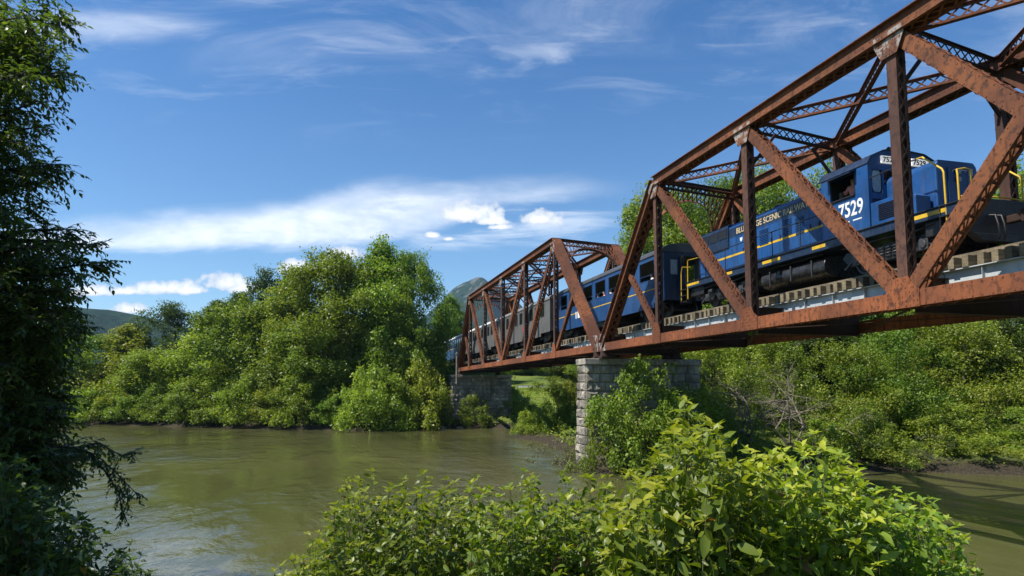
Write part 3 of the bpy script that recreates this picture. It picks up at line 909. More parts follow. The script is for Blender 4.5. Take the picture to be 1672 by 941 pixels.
# ------------------------------------------------------------------ trucks
def wheel_mesh(r=.46):
    mb = MB()
    prof = [(-.07, r+.03), (-.045, r+.03), (-.03, r), (.065, r-.008), (.065, r-.09), (.02, r-.12), (.02, .16), (.075, .13), (.075, .0)]
    n = 24; vs = []; fs = []
    for (a, rr) in prof:
        for k in range(n): vs.append((rr*cos(2*pi*k/n), a, rr*sin(2*pi*k/n)))
    for i in range(len(prof)-1):
        for k in range(n): fs.append((i*n+k, i*n+(k+1)%n, (i+1)*n+(k+1)%n, (i+1)*n+k))
    fs.append(tuple(range(n)))
    mb.add(vs, fs)
    o = mb.build('wheel', M['dark_grey'], None, smooth=True, angle=30); me = o.data; bpy.data.objects.remove(o); return me
WHEEL = wheel_mesh()
def truck(xc, parent, loco=False, base=None):
    base = base or (2.75 if loco else 2.4)
    mb = MB(); z = RAIL_T + .46
    fr = None
    for sg in (-1, 1):
        y = YC + sg * 1.06
        if loco:
            mb.prism([(xc-2.1, z+.18), (xc-1.75, z-.16), (xc-1.0, z-.16), (xc-.75, z+.10), (xc-.55, z-.22), (xc+.55, z-.22), (xc+.75, z+.10), (xc+1.0, z-.16), (xc+1.75, z-.16), (xc+2.1, z+.18), (xc+1.9, z+.36), (xc+.7, z+.30), (xc-.7, z+.30), (xc-1.9, z+.36)], 'y', y-.07, y+.07)
        else:
            mb.prism([(xc-1.65, z+.14), (xc-1.4, z-.1), (xc-.95, z-.1), (xc-.6, z-.28), (xc+.6, z-.28), (xc+.95, z-.1), (xc+1.4, z-.1), (xc+1.65, z+.14), (xc+1.4, z+.3), (xc-1.4, z+.3)], 'y', y-.06, y+.06)
    mb.box(xc-.35, xc+.35, YC-1.0, YC+1.0, z-.02, z+.38)
    fr = mb.build('truck_frame', M['black'], parent, bevel=.015)
    for a in (-base/2, base/2):
        ax = MB(); ax.cyl((xc+a, YC-.68, z), (xc+a, YC+.68, z), .085, 10); ax.build('axle', M['dark_grey'], fr)
        for sg in (-1, 1):
            wo = bpy.data.objects.new('wheel', WHEEL); link(wo, fr); wo.location = Vector((xc+a, YC + sg*.75, z)) - offset_of(fr); wo.rotation_euler = (0, 0, 0 if sg > 0 else pi)
            jb = MB(); jb.box(xc+a-.17, xc+a+.17, YC+sg*1.14-.07, YC+sg*1.14+.07, z-.17, z+.17); jb.cyl((xc+a, YC+sg*1.2, z), (xc+a, YC+sg*1.245, z), .12, 10)
            jb.build('journal_box', M['dark_grey'], fr, bevel=.02)
    for sg in (-1, 1):
        for a in ((-.28, 0, .28) if loco else (-.18, .18)):
            sp = MB(); pts = []; 
            for k in range(37): pts.append((xc+a+.08*cos(k*2*pi/9), YC+sg*1.17+.06*sin(k*2*pi/9), z-.16 + .38*k/36))
            sp.tube(pts, .022, 5); sp.build('spring', M['dark_grey'], fr)
        if loco:
            bc = MB()
            for a in (-.95, .95): bc.cyl((xc+a-.16, YC+sg*1.2, z+.26), (xc+a+.16, YC+sg*1.2, z+.26), .11, 12); bc.bar((xc+a*1.3, YC+sg*1.16, z+.2), (xc+a*2.05, YC+sg*1.16, z-.22), .05, .05)
            bc.build('brake_cylinder', M['dark_grey'], fr)
            pp = MB(); pp.tube([(xc-1.9, YC+sg*1.3, z+.5), (xc-1.2, YC+sg*1.33, z+.44), (xc-.3, YC+sg*1.3, z+.5), (xc+1.0, YC+sg*1.33, z+.42), (xc+1.9, YC+sg*1.3, z+.5)], .022, 6); pp.build('brake_pipe', M['dark_grey'], fr)
    return fr

# ------------------------------------------------------------------ locomotive
LO = thing('locomotive', (-22.4, YC, RAIL_T), 'blue diesel locomotive numbered 7529 with yellow stripes, crossing the near truss span', 'locomotive')
zS = 10.14                                                      # walkway
ys = YC - 1.5
mb = MB(); mb.box(-30.2, -14.75, YC-1.48, YC+1.48, 9.82, zS - .03); mb.build('underframe', M['navy'], LO, bevel=.02)
mb = MB(); mb.box(-30.2, -14.75, YC-1.53, YC+1.53, zS-.03, zS); wk = mb.build('walkway', M['black'], LO)
mb = MB()
for a, b in ((-30.15, -29.0), (-27.1, -26.15), (-23.95, -22.8), (-20.95, -20.25), (-16.6, -15.3)):
    mb = MB(); mb.box(a, b, YC-1.487, YC-1.478, 9.93, 10.05); mb.build('sill_stripe', M['yellow'], LO)
# long hood
def hood_poly(hw, z0, z1, ch): return [(YC-hw, z0), (YC+hw, z0), (YC+hw, z1-ch), (YC+hw-ch*.8, z1), (YC-hw+ch*.8, z1), (YC-hw, z1-ch)]
ho = MB(); ho.prism(hood_poly(.9, zS, 12.40, .16), 'x', -29.3, -20.3)
hood = ho.build('long_hood', M['blue'], LO, bevel=.03)
# doors and seams along the hood
sb = MB()
xx = -26.6; k = 0
while xx < -20.6:
    sb.box(xx-.008, xx+.008, YC-.904, YC-.898, zS+.15, 11.72); xx += .62 if k % 3 else .58; k += 1
sb.box(-26.6, -20.5, YC-.904, YC-.898, 11.72, 11.735)
sb.build('door_seams', M['navy'], hood)
for (a, b, z0, z1) in ((-24.9, -24.3, 10.95, 11.62), (-23.3, -22.8, 11.0, 11.65), (-22.55, -22.05, 10.9, 11.55)):
    mb = MB(); z = z0
    while z < z1: mb.add([(a, YC-.902, z), (b, YC-.902, z), (b, YC-.935, z+.012), (a, YC-.935, z+.012), (b, YC-.902, z+.045), (a, YC-.902, z+.045)], [(0,1,2,3), (3,2,4,5)]); z += .07
    mb.build('louvre_panel', M['blue'], hood)
for xx in (-26.1, -25.2, -24.1, -23.5, -21.7, -21.2):
    mb = MB(); mb.box(xx-.012, xx+.012, YC-.935, YC-.905, 10.95, 11.12); mb.build('door_latch', M['dark_grey'], hood)
# dark upper band where the hood side is navy
mb = MB(); mb.box(-29.28, -20.32, YC-.9035, YC-.8985, 11.77, 12.2); mb.build('letter_board', M['navy'], hood)
# rear end: flared radiator section with three dark grilles
rd = MB(); rd.prism(hood_poly(.97, 11.35, 12.46, .14), 'x', -29.75, -27.2); rad = rd.build('radiator_section', M['navy'], LO, bevel=.03)
rr = MB(); rr.prism(hood_poly(.94, zS, 11.345, .0), 'x', -29.72, -29.3); rr.build('rear_hood_end', M['blue'], LO, bevel=.02)
for i in range(3):
    a = -29.55 + i*.80; mb = MB(); mb.box(a, a+.66, YC-.985, YC-.968, 11.86, 12.22); gr = mb.build('radiator_grille', M['black'], rad)
    fr_ = MB()
    for (x0, x1, z0, z1) in ((a-.03, a, 11.83, 12.25), (a+.66, a+.69, 11.83, 12.25), (a, a+.66, 12.22, 12.25), (a, a+.66, 11.83, 11.86)): fr_.box(x0, x1, YC-.995, YC-.969, z0, z1)
    fr_.build('grille_frame', M['navy'], gr)
mb = MB(); mb.prism([(-26.33, 11.63), (-26.24, 11.60), (-26.15, 11.63), (-26.15, 11.52), (-26.24, 11.42), (-26.33, 11.52)], 'y', YC-.915, YC-.902); mb.build('shield_badge', M['white'], hood)
mb = MB(); mb.box(-28.6, -20.9, YC-.906, YC-.901, 10.88, 10.97); mb.build('hood_stripe', M['yellow'], hood)
lettering('BLUE RIDGE SCENIC RAILWAY', (-26.62, YC-.906, 11.86), .36, M['gold'], hood, 1.0, .004, width=4.85)
# roof things
for xx in (-28.9, -28.0, -24.4):
    mb = MB(); mb.cyl((xx, YC, 12.40), (xx, YC, 12.60), .36, 20); mb.cyl((xx, YC, 12.60), (xx, YC, 12.63), .40, 20); mb.build('roof_fan', M['navy'], LO, smooth=True)
mb = MB(); mb.box(-26.6, -25.9, YC-.25, YC+.25, 12.40, 12.66); mb.build('exhaust_stack', M['black'], LO, bevel=.03)
mb = MB(); mb.box(-23.4, -22.0, YC-.4, YC+.4, 12.40, 12.52); mb.build('roof_hatch', M['navy'], LO, bevel=.03)
# cab: walls with real openings
cx0, cx1 = -20.3, -18.1
zc0, zc1 = zS, 12.28
ROOF = [(YC-1.5, zc1), (YC-1.36, zc1+.26), (YC-.85, zc1+.50), (YC, zc1+.58), (YC+.85, zc1+.50), (YC+1.36, zc1+.26), (YC+1.5, zc1)]
mb = MB()
wx0, wx1, wz0, wz1 = -19.85, -18.72, 11.42, 12.16
for yy in (YC-1.5, YC+1.44):
    mb.box(cx0, cx1, yy, yy+.06, zc0, wz0); mb.box(cx0, wx0, yy, yy+.06, wz0, wz1); mb.box(wx1, cx1, yy, yy+.06, wz0, wz1); mb.box(cx0, cx1, yy, yy+.06, wz1, zc1)
    if yy < YC: cabw = mb.build('cab_side', M['blue'], LO)
    else: mb.build('cab_side', M['blue'], LO)
    mb = MB()
mb = MB()
# front wall (faces the direction of travel): openings for windscreens and the near door
fx = cx1
def fwall(m, y0, y1, z0, z1): m.box(fx-.06, fx, y0, y1, z0, z1)
fw_ = MB()
fwall(fw_, YC-1.435, YC-1.36, zc0, 12.28); fwall(fw_, YC-1.36, YC-.93, 12.12, 12.28); fwall(fw_, YC-1.36, YC-.93, 11.12, 11.32); fwall(fw_, YC-.93, YC-.86, zc0, 12.28)
fwall(fw_, YC-.86, YC+.86, zc0, 11.62); fwall(fw_, YC-.86, YC+.86, 12.10, 12.28); fwall(fw_, YC-.06, YC+.06, 11.62, 12.10)
fwall(fw_, YC+.86, YC+1.435, zc0, 11.32); fwall(fw_, YC+.86, YC+.95, 11.32, 12.28); fwall(fw_, YC+1.36, YC+1.435, 11.32, 12.28); fwall(fw_, YC+.95, YC+1.36, 12.1, 12.28)
fw_.prism([(y, z) for y, z in ROOF], 'x', fx-.06, fx)
fw_.build('cab_front', M['blue'], LO)
bw = MB(); bw.box(cx0, cx0+.06, YC-1.435, YC+1.435, zc0, 12.28); bw.prism(ROOF, 'x', cx0, cx0+.06); bw.build('cab_rear', M['blue'], LO)
# roof shell with an overhang
rs = MB(); n = len(ROOF)
for s_, t_ in zip(ROOF, ROOF[1:]):
    a0 = (s_[0], s_[1]+.003); b0 = (t_[0], t_[1]+.003); nrm = Vector((-(t_[1]-s_[1]), t_[0]-s_[0])).normalized()*.035
    rs.add([(cx0-.12, a0[0], a0[1]), (cx0-.12, b0[0], b0[1]), (cx0-.12, b0[0]+nrm.x, b0[1]+nrm.y), (cx0-.12, a0[0]+nrm.x, a0[1]+nrm.y),
            (cx1+.03, a0[0], a0[1]), (cx1+.03, b0[0], b0[1]), (cx1+.03, b0[0]+nrm.x, b0[1]+nrm.y), (cx1+.03, a0[0]+nrm.x, a0[1]+nrm.y)],
           [(0,1,2,3), (4,7,6,5), (0,4,5,1), (1,5,6,2), (2,6,7,3), (3,7,4,0)])
rs.build('cab_roof', M['navy'], LO)
mb = MB(); mb.add([(-19.98, YC-1.5, 12.24), (-18.6, YC-1.5, 12.24), (-18.6, YC-1.78, 12.12), (-19.98, YC-1.78, 12.12), (-19.98, YC-1.5, 12.27), (-18.6, YC-1.5, 12.27), (-18.6, YC-1.78, 12.15), (-19.98, YC-1.78, 12.15)], [(0,1,2,3),(4,7,6,5),(0,4,5,1),(1,5,6,2),(2,6,7,3),(3,7,4,0)])
mb.build('sun_awning', M['navy'], LO)
for yy in (YC-1.512, YC+1.5):
    mb = MB()
    for (a, b, z0, z1) in ((wx0-.04, wx0, wz0-.04, wz1+.04), (wx1, wx1+.04, wz0-.04, wz1+.04), (wx0, wx1, wz0-.05, wz0), (wx0, wx1, wz1, wz1+.04)): mb.box(a, b, yy, yy+.012, z0, z1)
    mb.build('window_frame', M['black'], LO)
mb = MB(); mb.box(wx0-.03, wx1+.03, YC-1.56, YC-1.513, wz0-.045, wz0-.005); mb.build('arm_rest', M['black'], LO)
mb = MB(); mb.box(wx0+.6, wx1-.0, YC-1.452, YC-1.446, wz0, wz1); mb.box(wx0, wx1, YC+1.46, YC+1.466, wz0, wz1)
mb = MB(); mb.box(wx0, wx1, YC+1.46, YC+1.466, wz0, wz1); mb.build('side_window', M['glass'], LO)
mb = MB(); mb.box(cx0+.07, cx1-.07, YC-1.43, YC+1.43, zS+.6, zS+.64); mb.box(cx0+.07, cx0+.1, YC-1.43, YC+1.43, zS+.64, 12.25); mb.build('cab_interior', M['interior'], LO)
mb = MB(); mb.box(-19.75, -19.15, YC-1.2, YC-.55, zS+1.02, zS+1.12); mb.box(-19.8, -19.7, YC-1.2, YC-.55, zS+1.1, zS+1.65); mb.box(-19.5, -19.4, YC-.95, YC-.85, zS+.64, zS+1.02); mb.build('driver_seat', M['seat_vinyl'], LO, bevel=.03)
# front openings: glass
mb = MB()
ov = [(YC-1.145 + .20*cos(t)*(1), 11.72 + .385*sin(t)) for t in [2*pi*k/20 for k in range(20)]]
mb.box(fx-.035, fx-.028, YC-1.36, YC-.93, 11.32, 12.12); mb.build('front_door_window', M['glass'], LO)
mb = MB(); mb.prism([(YC-1.145 + .17*max(-1, min(1, 1.25*cos(t))), 11.72 + .36*max(-1, min(1, 1.15*sin(t)))) for t in [2*pi*k/24 for k in range(24)]], 'x', fx-.026, fx-.018); mb.build('rounded_pane', M['pale_glass'], LO)  # glare on the oval pane is in its pale colour
mb = MB(); mb.box(fx-.05, fx-.03, YC-1.36, YC-.93, zS+.05, 11.12); mb.build('front_door', M['black'], LO)
for a, b in ((-.86, -.06), (.06, .86)):
    mb = MB(); mb.box(fx-.035, fx-.028, YC+a, YC+b, 11.62, 12.10); mb.build('windscreen', M['glass'], LO)
mb = MB(); mb.box(fx-.035, fx-.028, YC+.95, YC+1.36, 11.32, 12.1); mb.build('front_window', M['pale_glass'], LO)
for y0 in (-.98, .26):
    mb = MB(); mb.box(fx+.002, fx+.07, YC+y0, YC+y0+.72, 12.34, 12.60); bo = mb.build('number_board', M['number_board'], LO, bevel=.02)
    lettering('7529', (fx+.073, YC+y0+.05, 12.385), .24, M['black'], bo, 1.0, .006, 'front', width=.52)
lettering('7529', (-19.50, YC-1.505, 10.72), .72, M['white'], cabw, .8, .014, width=1.12)
mb = MB(); mb.box(-19.3, -19.0, YC-1.504, YC-1.501, 10.52, 10.56); mb.box(-18.85, -18.45, YC-1.504, YC-1.501, 10.52, 10.56); mb.build('data_stencil', M['white'], cabw)
mb = MB(); mb.prism([(YC-.72, 11.43), (YC-.60, 11.43), (YC-.58, 11.56), (YC-.66, 11.60)], 'x', fx+.002, fx+.012); mb.build('red_emblem', M['red'], LO)
mb = MB(); mb.tube([(-18.9, YC-.2, 12.88), (-18.9, YC-.2, 13.0)], .03, 6); 
for yy in (-.3, -.2, -.1): mb.tube([(-18.9, YC+yy, 13.02), (-18.5, YC+yy, 13.02), (-18.4, YC+yy, 13.02)], [.03, .03, .07], 8)
mb.build('air_horn', M['black'], LO)
# walkway box ahead of the cab with louvres
mb = MB(); mb.prism([(-18.09, zS), (-16.3, zS), (-16.3, 10.72), (-16.7, 10.92), (-18.09, 10.92)], 'y', YC-1.47, YC-.91); bx = mb.build('battery_box', M['blue'], LO, bevel=.02)
mb = MB(); z = 10.28
while z < 10.8: mb.add([(-17.75, YC-1.472, z), (-17.05, YC-1.472, z), (-17.05, YC-1.505, z+.012), (-17.75, YC-1.505, z+.012), (-17.05, YC-1.472, z+.035), (-17.75, YC-1.472, z+.035)], [(0,1,2,3), (3,2,4,5)]); z += .06
mb.build('louvre_panel', M['black'], bx)
mb = MB(); mb.prism([(-18.09, zS), (-16.3, zS), (-16.3, 10.72), (-16.7, 10.92), (-18.09, 10.92)], 'y', YC+.91, YC+1.47); mb.build('battery_box', M['blue'], LO, bevel=.02)
# short nose
mb = MB(); mb.prism(hood_poly(.80, zS, 11.86, .16), 'x', -18.09, -16.15); nose = mb.build('short_nose', M['blue'], LO, bevel=.05)
mb = MB(); mb.box(-16.145, -16.13, YC-.38, YC+.38, zS+.12, 11.6)
for e in (-.38, .36): mb.box(-16.145, -16.12, YC+e, YC+e+.02, zS+.1, 11.62)
mb.build('nose_door', M['blue'], nose)
mb = MB(); mb.tube([(-16.13, YC-.2, 11.50), (-16.07, YC-.2, 11.54), (-16.07, YC+.3, 11.54), (-16.13, YC+.3, 11.50)], .012, 6); mb.tube([(-16.13, YC+.5, 11.4), (-16.07, YC+.5, 11.42), (-16.07, YC+.5, 11.6), (-16.13, YC+.5, 11.62)], .012, 6); mb.build('grab_iron', M['white'], nose)
for zz in (11.25, 11.5):
    mb = MB(); mb.cyl((-16.13, YC-.0, zz), (-16.07, YC-.0, zz), .10, 14); hl = mb.build('headlight', M['dark_grey'], nose); mb = MB(); mb.cyl((-16.072, YC, zz), (-16.062, YC, zz), .085, 14); mb.build('lens', M['pale_glass'], hl)
# pilot, steps, coupler
mb = MB(); mb.box(-14.75, -14.62, YC-1.5, YC+1.5, 9.15, 10.2); mb.prism([(YC-1.45, 9.15), (YC+1.45, 9.15), (YC+1.1, 8.92), (YC-1.1, 8.92)], 'x', -14.75, -14.5); mb.build('pilot', M['black'], LO, bevel=.03)
for sx, x0 in ((1, -15.45), (-1, -30.75)):
    for sg in (-1, 1):
        st = MB()
        for k, z in enumerate((9.2, 9.5, 9.8)):
            st.box(x0, x0+.6, min(YC+sg*1.2, YC+sg*1.52), max(YC+sg*1.2, YC+sg*1.52), z, z+.03)
        st.box(x0-.02, x0, min(YC+sg*1.2, YC+sg*1.52), max(YC+sg*1.2, YC+sg*1.52), 9.15, zS); st.box(x0+.6, x0+.62, min(YC+sg*1.2, YC+sg*1.52), max(YC+sg*1.2, YC+sg*1.52), 9.15, zS)
        st.build('corner_steps', M['black'], LO)
def coupler(x, d, parent):
    mb = MB(); mb.box(min(x, x+d*.55), max(x, x+d*.55), YC-.10, YC+.10, 9.50, 9.72)
    mb.prism([(x+d*.5, YC-.2), (x+d*.85, YC-.24), (x+d*.92, YC-.05), (x+d*.68, YC+.02), (x+d*.9, YC+.14), (x+d*.7, YC+.24), (x+d*.5, YC+.16)], 'z', 9.42, 9.80)
    mb.build('coupler', M['rust_and_shade'], parent, bevel=.03)
coupler(-14.62, 1, LO); coupler(-30.2, -1, LO)
def hose(pts, parent, r=.028): mb = MB(); mb.tube(pts, r, 7); mb.build('air_hose', M['black'], parent, smooth=True)
for yy in (-.5, -.72, .5, .75):
    hose([(-14.6, YC+yy, 9.7), (-14.42, YC+yy, 9.66), (-14.34, YC+yy*1.02, 9.4), (-14.33, YC+yy*1.0, 9.1), (-14.42, YC+yy*.9, 8.98)], LO)
# snow of pipes and boxes under the front platform
mb = MB(); mb.box(-16.2, -14.8, YC-1.3, YC+1.3, 9.35, 9.82); mb.build('front_draft_box', M['black'], LO, bevel=.03)
mb = MB(); mb.box(-30.1, -28.9, YC-1.3, YC+1.3, 9.4, 9.82); mb.build('rear_draft_box', M['black'], LO, bevel=.03)
# fuel tank
mb = MB(); tp = []
for k in range(20):
    a = 2*pi*k/20; tp.append((YC + 1.32*(abs(cos(a))**.62)*(1 if cos(a) > 0 else -1), 9.30 + .44*(abs(sin(a))**.75)*(1 if sin(a) > 0 else -1)))
mb.prism(tp, 'x', -24.35, -20.55); tk = mb.build('fuel_tank', M['tank'], LO, smooth=True, bevel=.02)
mb = MB(); mb.tube([(-24.0, YC-1.1, 9.78), (-22.5, YC-1.14, 9.76), (-20.8, YC-1.1, 9.78)], .03, 6)
for xx in (-23.7, -22.4, -21.2): mb.box(xx-.03, xx+.03, YC-1.345, YC-1.30, 9.0, 9.6)
mb.cyl((-23.1, YC-1.36, 9.45), (-23.1, YC-1.28, 9.45), .08, 12); mb.build('tank_fittings', M['dark_grey'], tk)
mb = MB(); mb.cyl((-24.9, YC-1.25, 9.55), (-24.55, YC-1.25, 9.55), .15, 12); mb.box(-24.72, -24.5, YC-1.5, YC-1.42, 9.40, 9.72); mb.build('air_reservoir', M['black'], LO, bevel=.01)
mb = MB(); mb.cyl((-24.75, YC-1.5, 9.72), (-24.75, YC-1.46, 9.72), .11, 14); mk = mb.build('marker_light', M['black'], LO); mb = MB(); mb.cyl((-24.75, YC-1.512, 9.72), (-24.75, YC-1.502, 9.72), .06, 12); mb.build('lens', M['red'], mk)
truck(-27.35, LO, True); truck(-17.75, LO, True)
# handrails along the walkway
for sg in (-1, 1):
    y = YC + sg*1.46
    xs_ = [-28.4, -26.7, -25.0, -23.3, -21.6, -20.45]
    mb = MB(); mb.tube([(x, y, zS+1.02 + (0 if x > -28.3 else -.02)) for x in xs_], .020, 6); hr = mb.build('side_handrail', M['black'], LO)
    for x in xs_[:-1]:
        mb = MB(); mb.tube([(x, y, zS-.2), (x, y, zS+1.02)], .022, 6); mb.build('stanchion', M['black'], hr)
    # corner rails: yellow
    mb = MB(); mb.tube([(-18.1, y, 11.78), (-17.2, y, 11.80), (-16.15, y, 11.80)], .020, 6); mb.build('nose_handrail', M['black'], LO)
    mb = MB(); mb.tube([(-16.2, y, 11.80), (-16.0, y, 11.79), (-15.35, y, 11.22), (-15.3, y, 11.1), (-15.28, y, 9.35)], .027, 8); mb.tube([(-15.28, y, 9.36), (-14.95, y, 9.34)], .027, 8); mb.build('corner_rail', M['yellow'], LO)
    mb = MB(); mb.tube([(-14.85, y, 9.35), (-14.86, y, 10.9), (-14.88, y, 11.05), (-14.9, y-sg*.3, 11.12), (-14.9, y-sg*.5, 11.10), (-14.9, y-sg*.52, 10.2)], .027, 8); mb.build('corner_rail', M['yellow'], LO)
    mb = MB(); mb.tube([(-30.0, y, 11.25), (-30.05, y, 11.2), (-30.1, y, 9.3)], .026, 8); mb.tube([(-30.0, y, 11.25), (-28.4, y, 11.16)], .018, 6); mb.build('rear_rail', M['yellow'], LO)
    mb = MB(); mb.tube([(-30.75, y, 9.3), (-30.72, y, 10.7), (-30.6, y, 11.0), (-30.5, y-sg*.4, 11.0)], .026, 8); mb.build('rear_rail', M['yellow'], LO)
mb = MB(); mb.tube([(-14.8, YC-1.44, 10.26), (-14.75, YC, 10.3), (-14.8, YC+1.44, 10.26)], .022, 6); mb.tube([(-14.78, YC-1.4, 9.9), (-14.72, YC-.2, 9.9)], .03, 6); mb.build('platform_chain', M['yellow'], LO)
mb = MB(); mb.box(-30.6, -29.72, YC-.9, YC+.9, zS-.25, zS-.02); mb.build('rear_platform', M['black'], LO)
mb = MB(); mb.box(-29.95, -29.73, YC-.8, YC-.1, zS+.02, 11.3); db = mb.build('rear_door_box', M['navy'], LO, bevel=.02); mb = MB(); mb.box(-29.9, -29.78, YC-.815, YC-.801, 10.4, 11.1); mb.build('door_pane', M['pale_glass'], db)

# ------------------------------------------------------------------ coaches
def coach(x0, x1, label, body, roofm, windows, open_sides, group, stripe=None, zroof=12.72, trim=None):
    root = thing('passenger_coach', ((x0+x1)/2, YC, RAIL_T), label, 'railway coach', group)
    z0, zsill, zhead, zeave = 9.30, 10.92, 11.98, 12.22
    y0, y1 = YC-1.47, YC+1.47
    trim = trim or body
    lower = MB()
    for a, b in ((y0, y0+.06), (y1-.06, y1)): lower.box(x0, x1, a, b, z0+.25, zsill); lower.box(x0+1.2 if open_sides else x0+2.6, x1-1.2 if open_sides else x1-2.6, a, b, z0, z0+.25)
    so_ = lower.build('side_wall', body, root)
    up = MB()
    for a, b in ((y0, y0+.06), (y1-.06, y1)): up.box(x0, x1, a, b, zhead, zeave)
    up.build('letter_band', body, root)
    # pillars between the windows
    edges = [x0] + [e for w_ in windows for e in w_] + [x1]
    for a, b in zip(edges[0::2], edges[1::2]):
        for ya, yb in ((y0, y0+.06), (y1-.06, y1)): pil = MB(); pil.box(a, b, ya, yb, zsill, zhead); pil.build('window_pillar', trim, root)
    for (a, b) in windows:
        for ya, sg in ((y0, -1), (y1-.06, 1)):
            fr_ = MB(); yy = ya - .012 if sg < 0 else ya + .06
            fr_.box(a-.05, b+.05, yy, yy+.012, zsill-.05, zsill); fr_.box(a-.05, a, yy, yy+.012, zsill, zhead); fr_.box(b, b+.05, yy, yy+.012, zsill, zhead); fr_.box(a-.05, b+.05, yy, yy+.012, zhead, zhead+.05)
            if open_sides: fr_.tube([(a, ya+.03, zsill+.28), (b, ya+.03, zsill+.28)], .016, 6)
            wo = fr_.build('window_frame', trim, root)
            if not open_sides:
                gl = MB(); gl.box(a, b, ya+.025, ya+.033, zsill, zhead); gl.build('pane', M['glass'], wo)
    # roof
    nR = 14; prof = []
    for k in range(nR+1):
        t = pi * k / nR; prof.append((YC - (1.53)*(abs(cos(t))**.75)*(1 if cos(t) > 0 else -1), zeave + .003 + (zroof - zeave)*(sin(t)**.8)))
    rf = MB(); rf.prism(prof, 'x', x0-.05, x1+.05); ro = rf.build('roof', roofm, root, smooth=True, angle=50)
    rv = MB(); xx = x0 + 1.5
    while xx < x1 - 1: rv.box(xx-.2, xx+.2, YC-.16, YC+.16, zroof-.03, zroof+.12); xx += 2.6
    rv.build('roof_vents', roofm, ro)
    for xe, d in ((x0, 1), (x1, -1)):
        ew = MB(); a, b = min(xe, xe+d*.06), max(xe, xe+d*.06)
        ew.box(a, b, y0+.062, YC-.42, z0+.3, zeave); ew.box(a, b, YC+.42, y1-.062, z0+.3, zeave); ew.box(a, b, YC-.42, YC+.42, 11.95, zeave)
        eo = ew.build('end_wall', trim if not open_sides else M['navy'], root)
        for yy in (YC-1.05, YC+.65):
            g_ = MB(); q = xe - d*.012; g_.box(min(q, q+d*.008), max(q, q+d*.008), yy, yy+.4, 11.0, 11.8); g_.build('end_window', M['pale_glass'], eo)
        dm = MB(); dm.box(min(xe-d*.35, xe), max(xe-d*.35, xe), YC-.48, YC-.42, 9.9, 12.0); dm.box(min(xe-d*.35, xe), max(xe-d*.35, xe), YC+.42, YC+.48, 9.9, 12.0); dm.box(min(xe-d*.35, xe), max(xe-d*.35, xe), YC-.42, YC+.42, 11.94, 12.0)
        dm.build('gangway', M['black'], root)
    fl = MB(); fl.box(x0+.07, x1-.07, y0+.07, y1-.07, 9.85, 9.92); fl.build('floor', M['interior'], root)
    cl = MB(); cl.box(x0+.07, x1-.07, y0+.07, y1-.07, zeave-.04, zeave-.01); cl.build('ceiling', M['interior'] if not open_sides else M['coach_grey'], root)
    if open_sides:
        xx = x0 + 1.4
        while xx < x1 - 1.2:
            for yb in (YC-1.3, YC+.35):
                be = MB(); be.box(xx-.22, xx+.22, yb, yb+.95, 10.28, 10.36); be.box(xx-.26, xx-.2, yb, yb+.95, 10.36, 10.95); be.box(xx-.03, xx+.03, yb+.1, yb+.85, 9.92, 10.28); be.build('bench', M['seat_vinyl'], root)
            xx += .95
    uf = MB(); L = x1 - x0
    uf.box(x0+.1, x1-.1, YC-.25, YC+.25, 9.45, 9.84)
    for f, w_ in ((.36, 1.1), (.5, 1.4), (.63, .8)):
        c = x0 + L*f; uf.box(c-w_/2, c+w_/2, YC-1.3, YC-.5, 8.98, 9.55); uf.box(c-w_/2, c+w_/2, YC+.5, YC+1.3, 8.98, 9.55)
    uf.build('underframe', M['black'], root)
    truck(x0+2.1, root); truck(x1-2.1, root)
    if stripe:
        st = MB(); st.box(x0+.05, x1-.05, y0-.006, y0-.001, stripe, stripe+.055); st.build('waist_stripe', M['yellow'], root)
    stp = MB()
    for xe, d in ((x0, 1), (x1, -1)):
        for k, z in enumerate((9.15, 9.42)): stp.box(min(xe+d*.1, xe+d*.8), max(xe+d*.1, xe+d*.8), y0+.02, y0+.3, z, z+.03)
    stp.build('entry_steps', M['black'], root)
    coupler(x0, -1, root)
    return root, so_
GRP = 'coaches of the train'
ow = [(-49.6, -48.2), (-47.2, -45.5), (-44.7, -43.0), (-42.4, -40.7), (-40.1, -38.4), (-37.8, -36.3), (-35.5, -33.7)]
CA, CAs = coach(-51.3, -32.6, 'blue open-sided excursion coach right behind the locomotive', M['coach_blue'], M['dark_roof'], ow, True, GRP, stripe=10.32)
mb = MB()
for xx, w_ in ((-46.3, .16), (-45.9, .45), (-45.3, .12)): mb.box(xx, xx+w_, YC-1.478, YC-1.4705, 9.95, 10.45)
mb.build('white_lettering', M['white'], CAs)
wn = lambda a, b, n, w_: [(a + (b-a)*(i+.5)/n - w_/2, a + (b-a)*(i+.5)/n + w_/2) for i in range(n)]
CB, CBs = coach(-70.3, -52.4, 'grey passenger coach coupled behind the open blue coach', M['coach_grey'], M['grey_roof'], wn(-69, -53.6, 9, 1.05), False, GRP)
mb = MB(); mb.box(-60.6, -60.0, YC-1.478, YC-1.4705, 10.1, 10.7); mb.build('red_marking', M['red'], CBs)
coach(-89.4, -71.4, 'grey passenger coach with whitish roof at the far end of the bridge', M['coach_grey'], M['silver_roof'], wn(-88, -72.8, 9, 1.05), False, GRP)
coach(-110.4, -90.4, 'dark blue coach with silver white roof leaving the trees beyond the bridge', M['coach_blue'], M['silver_roof'], wn(-109, -91.8, 11, 1.2), False, GRP, stripe=10.75)

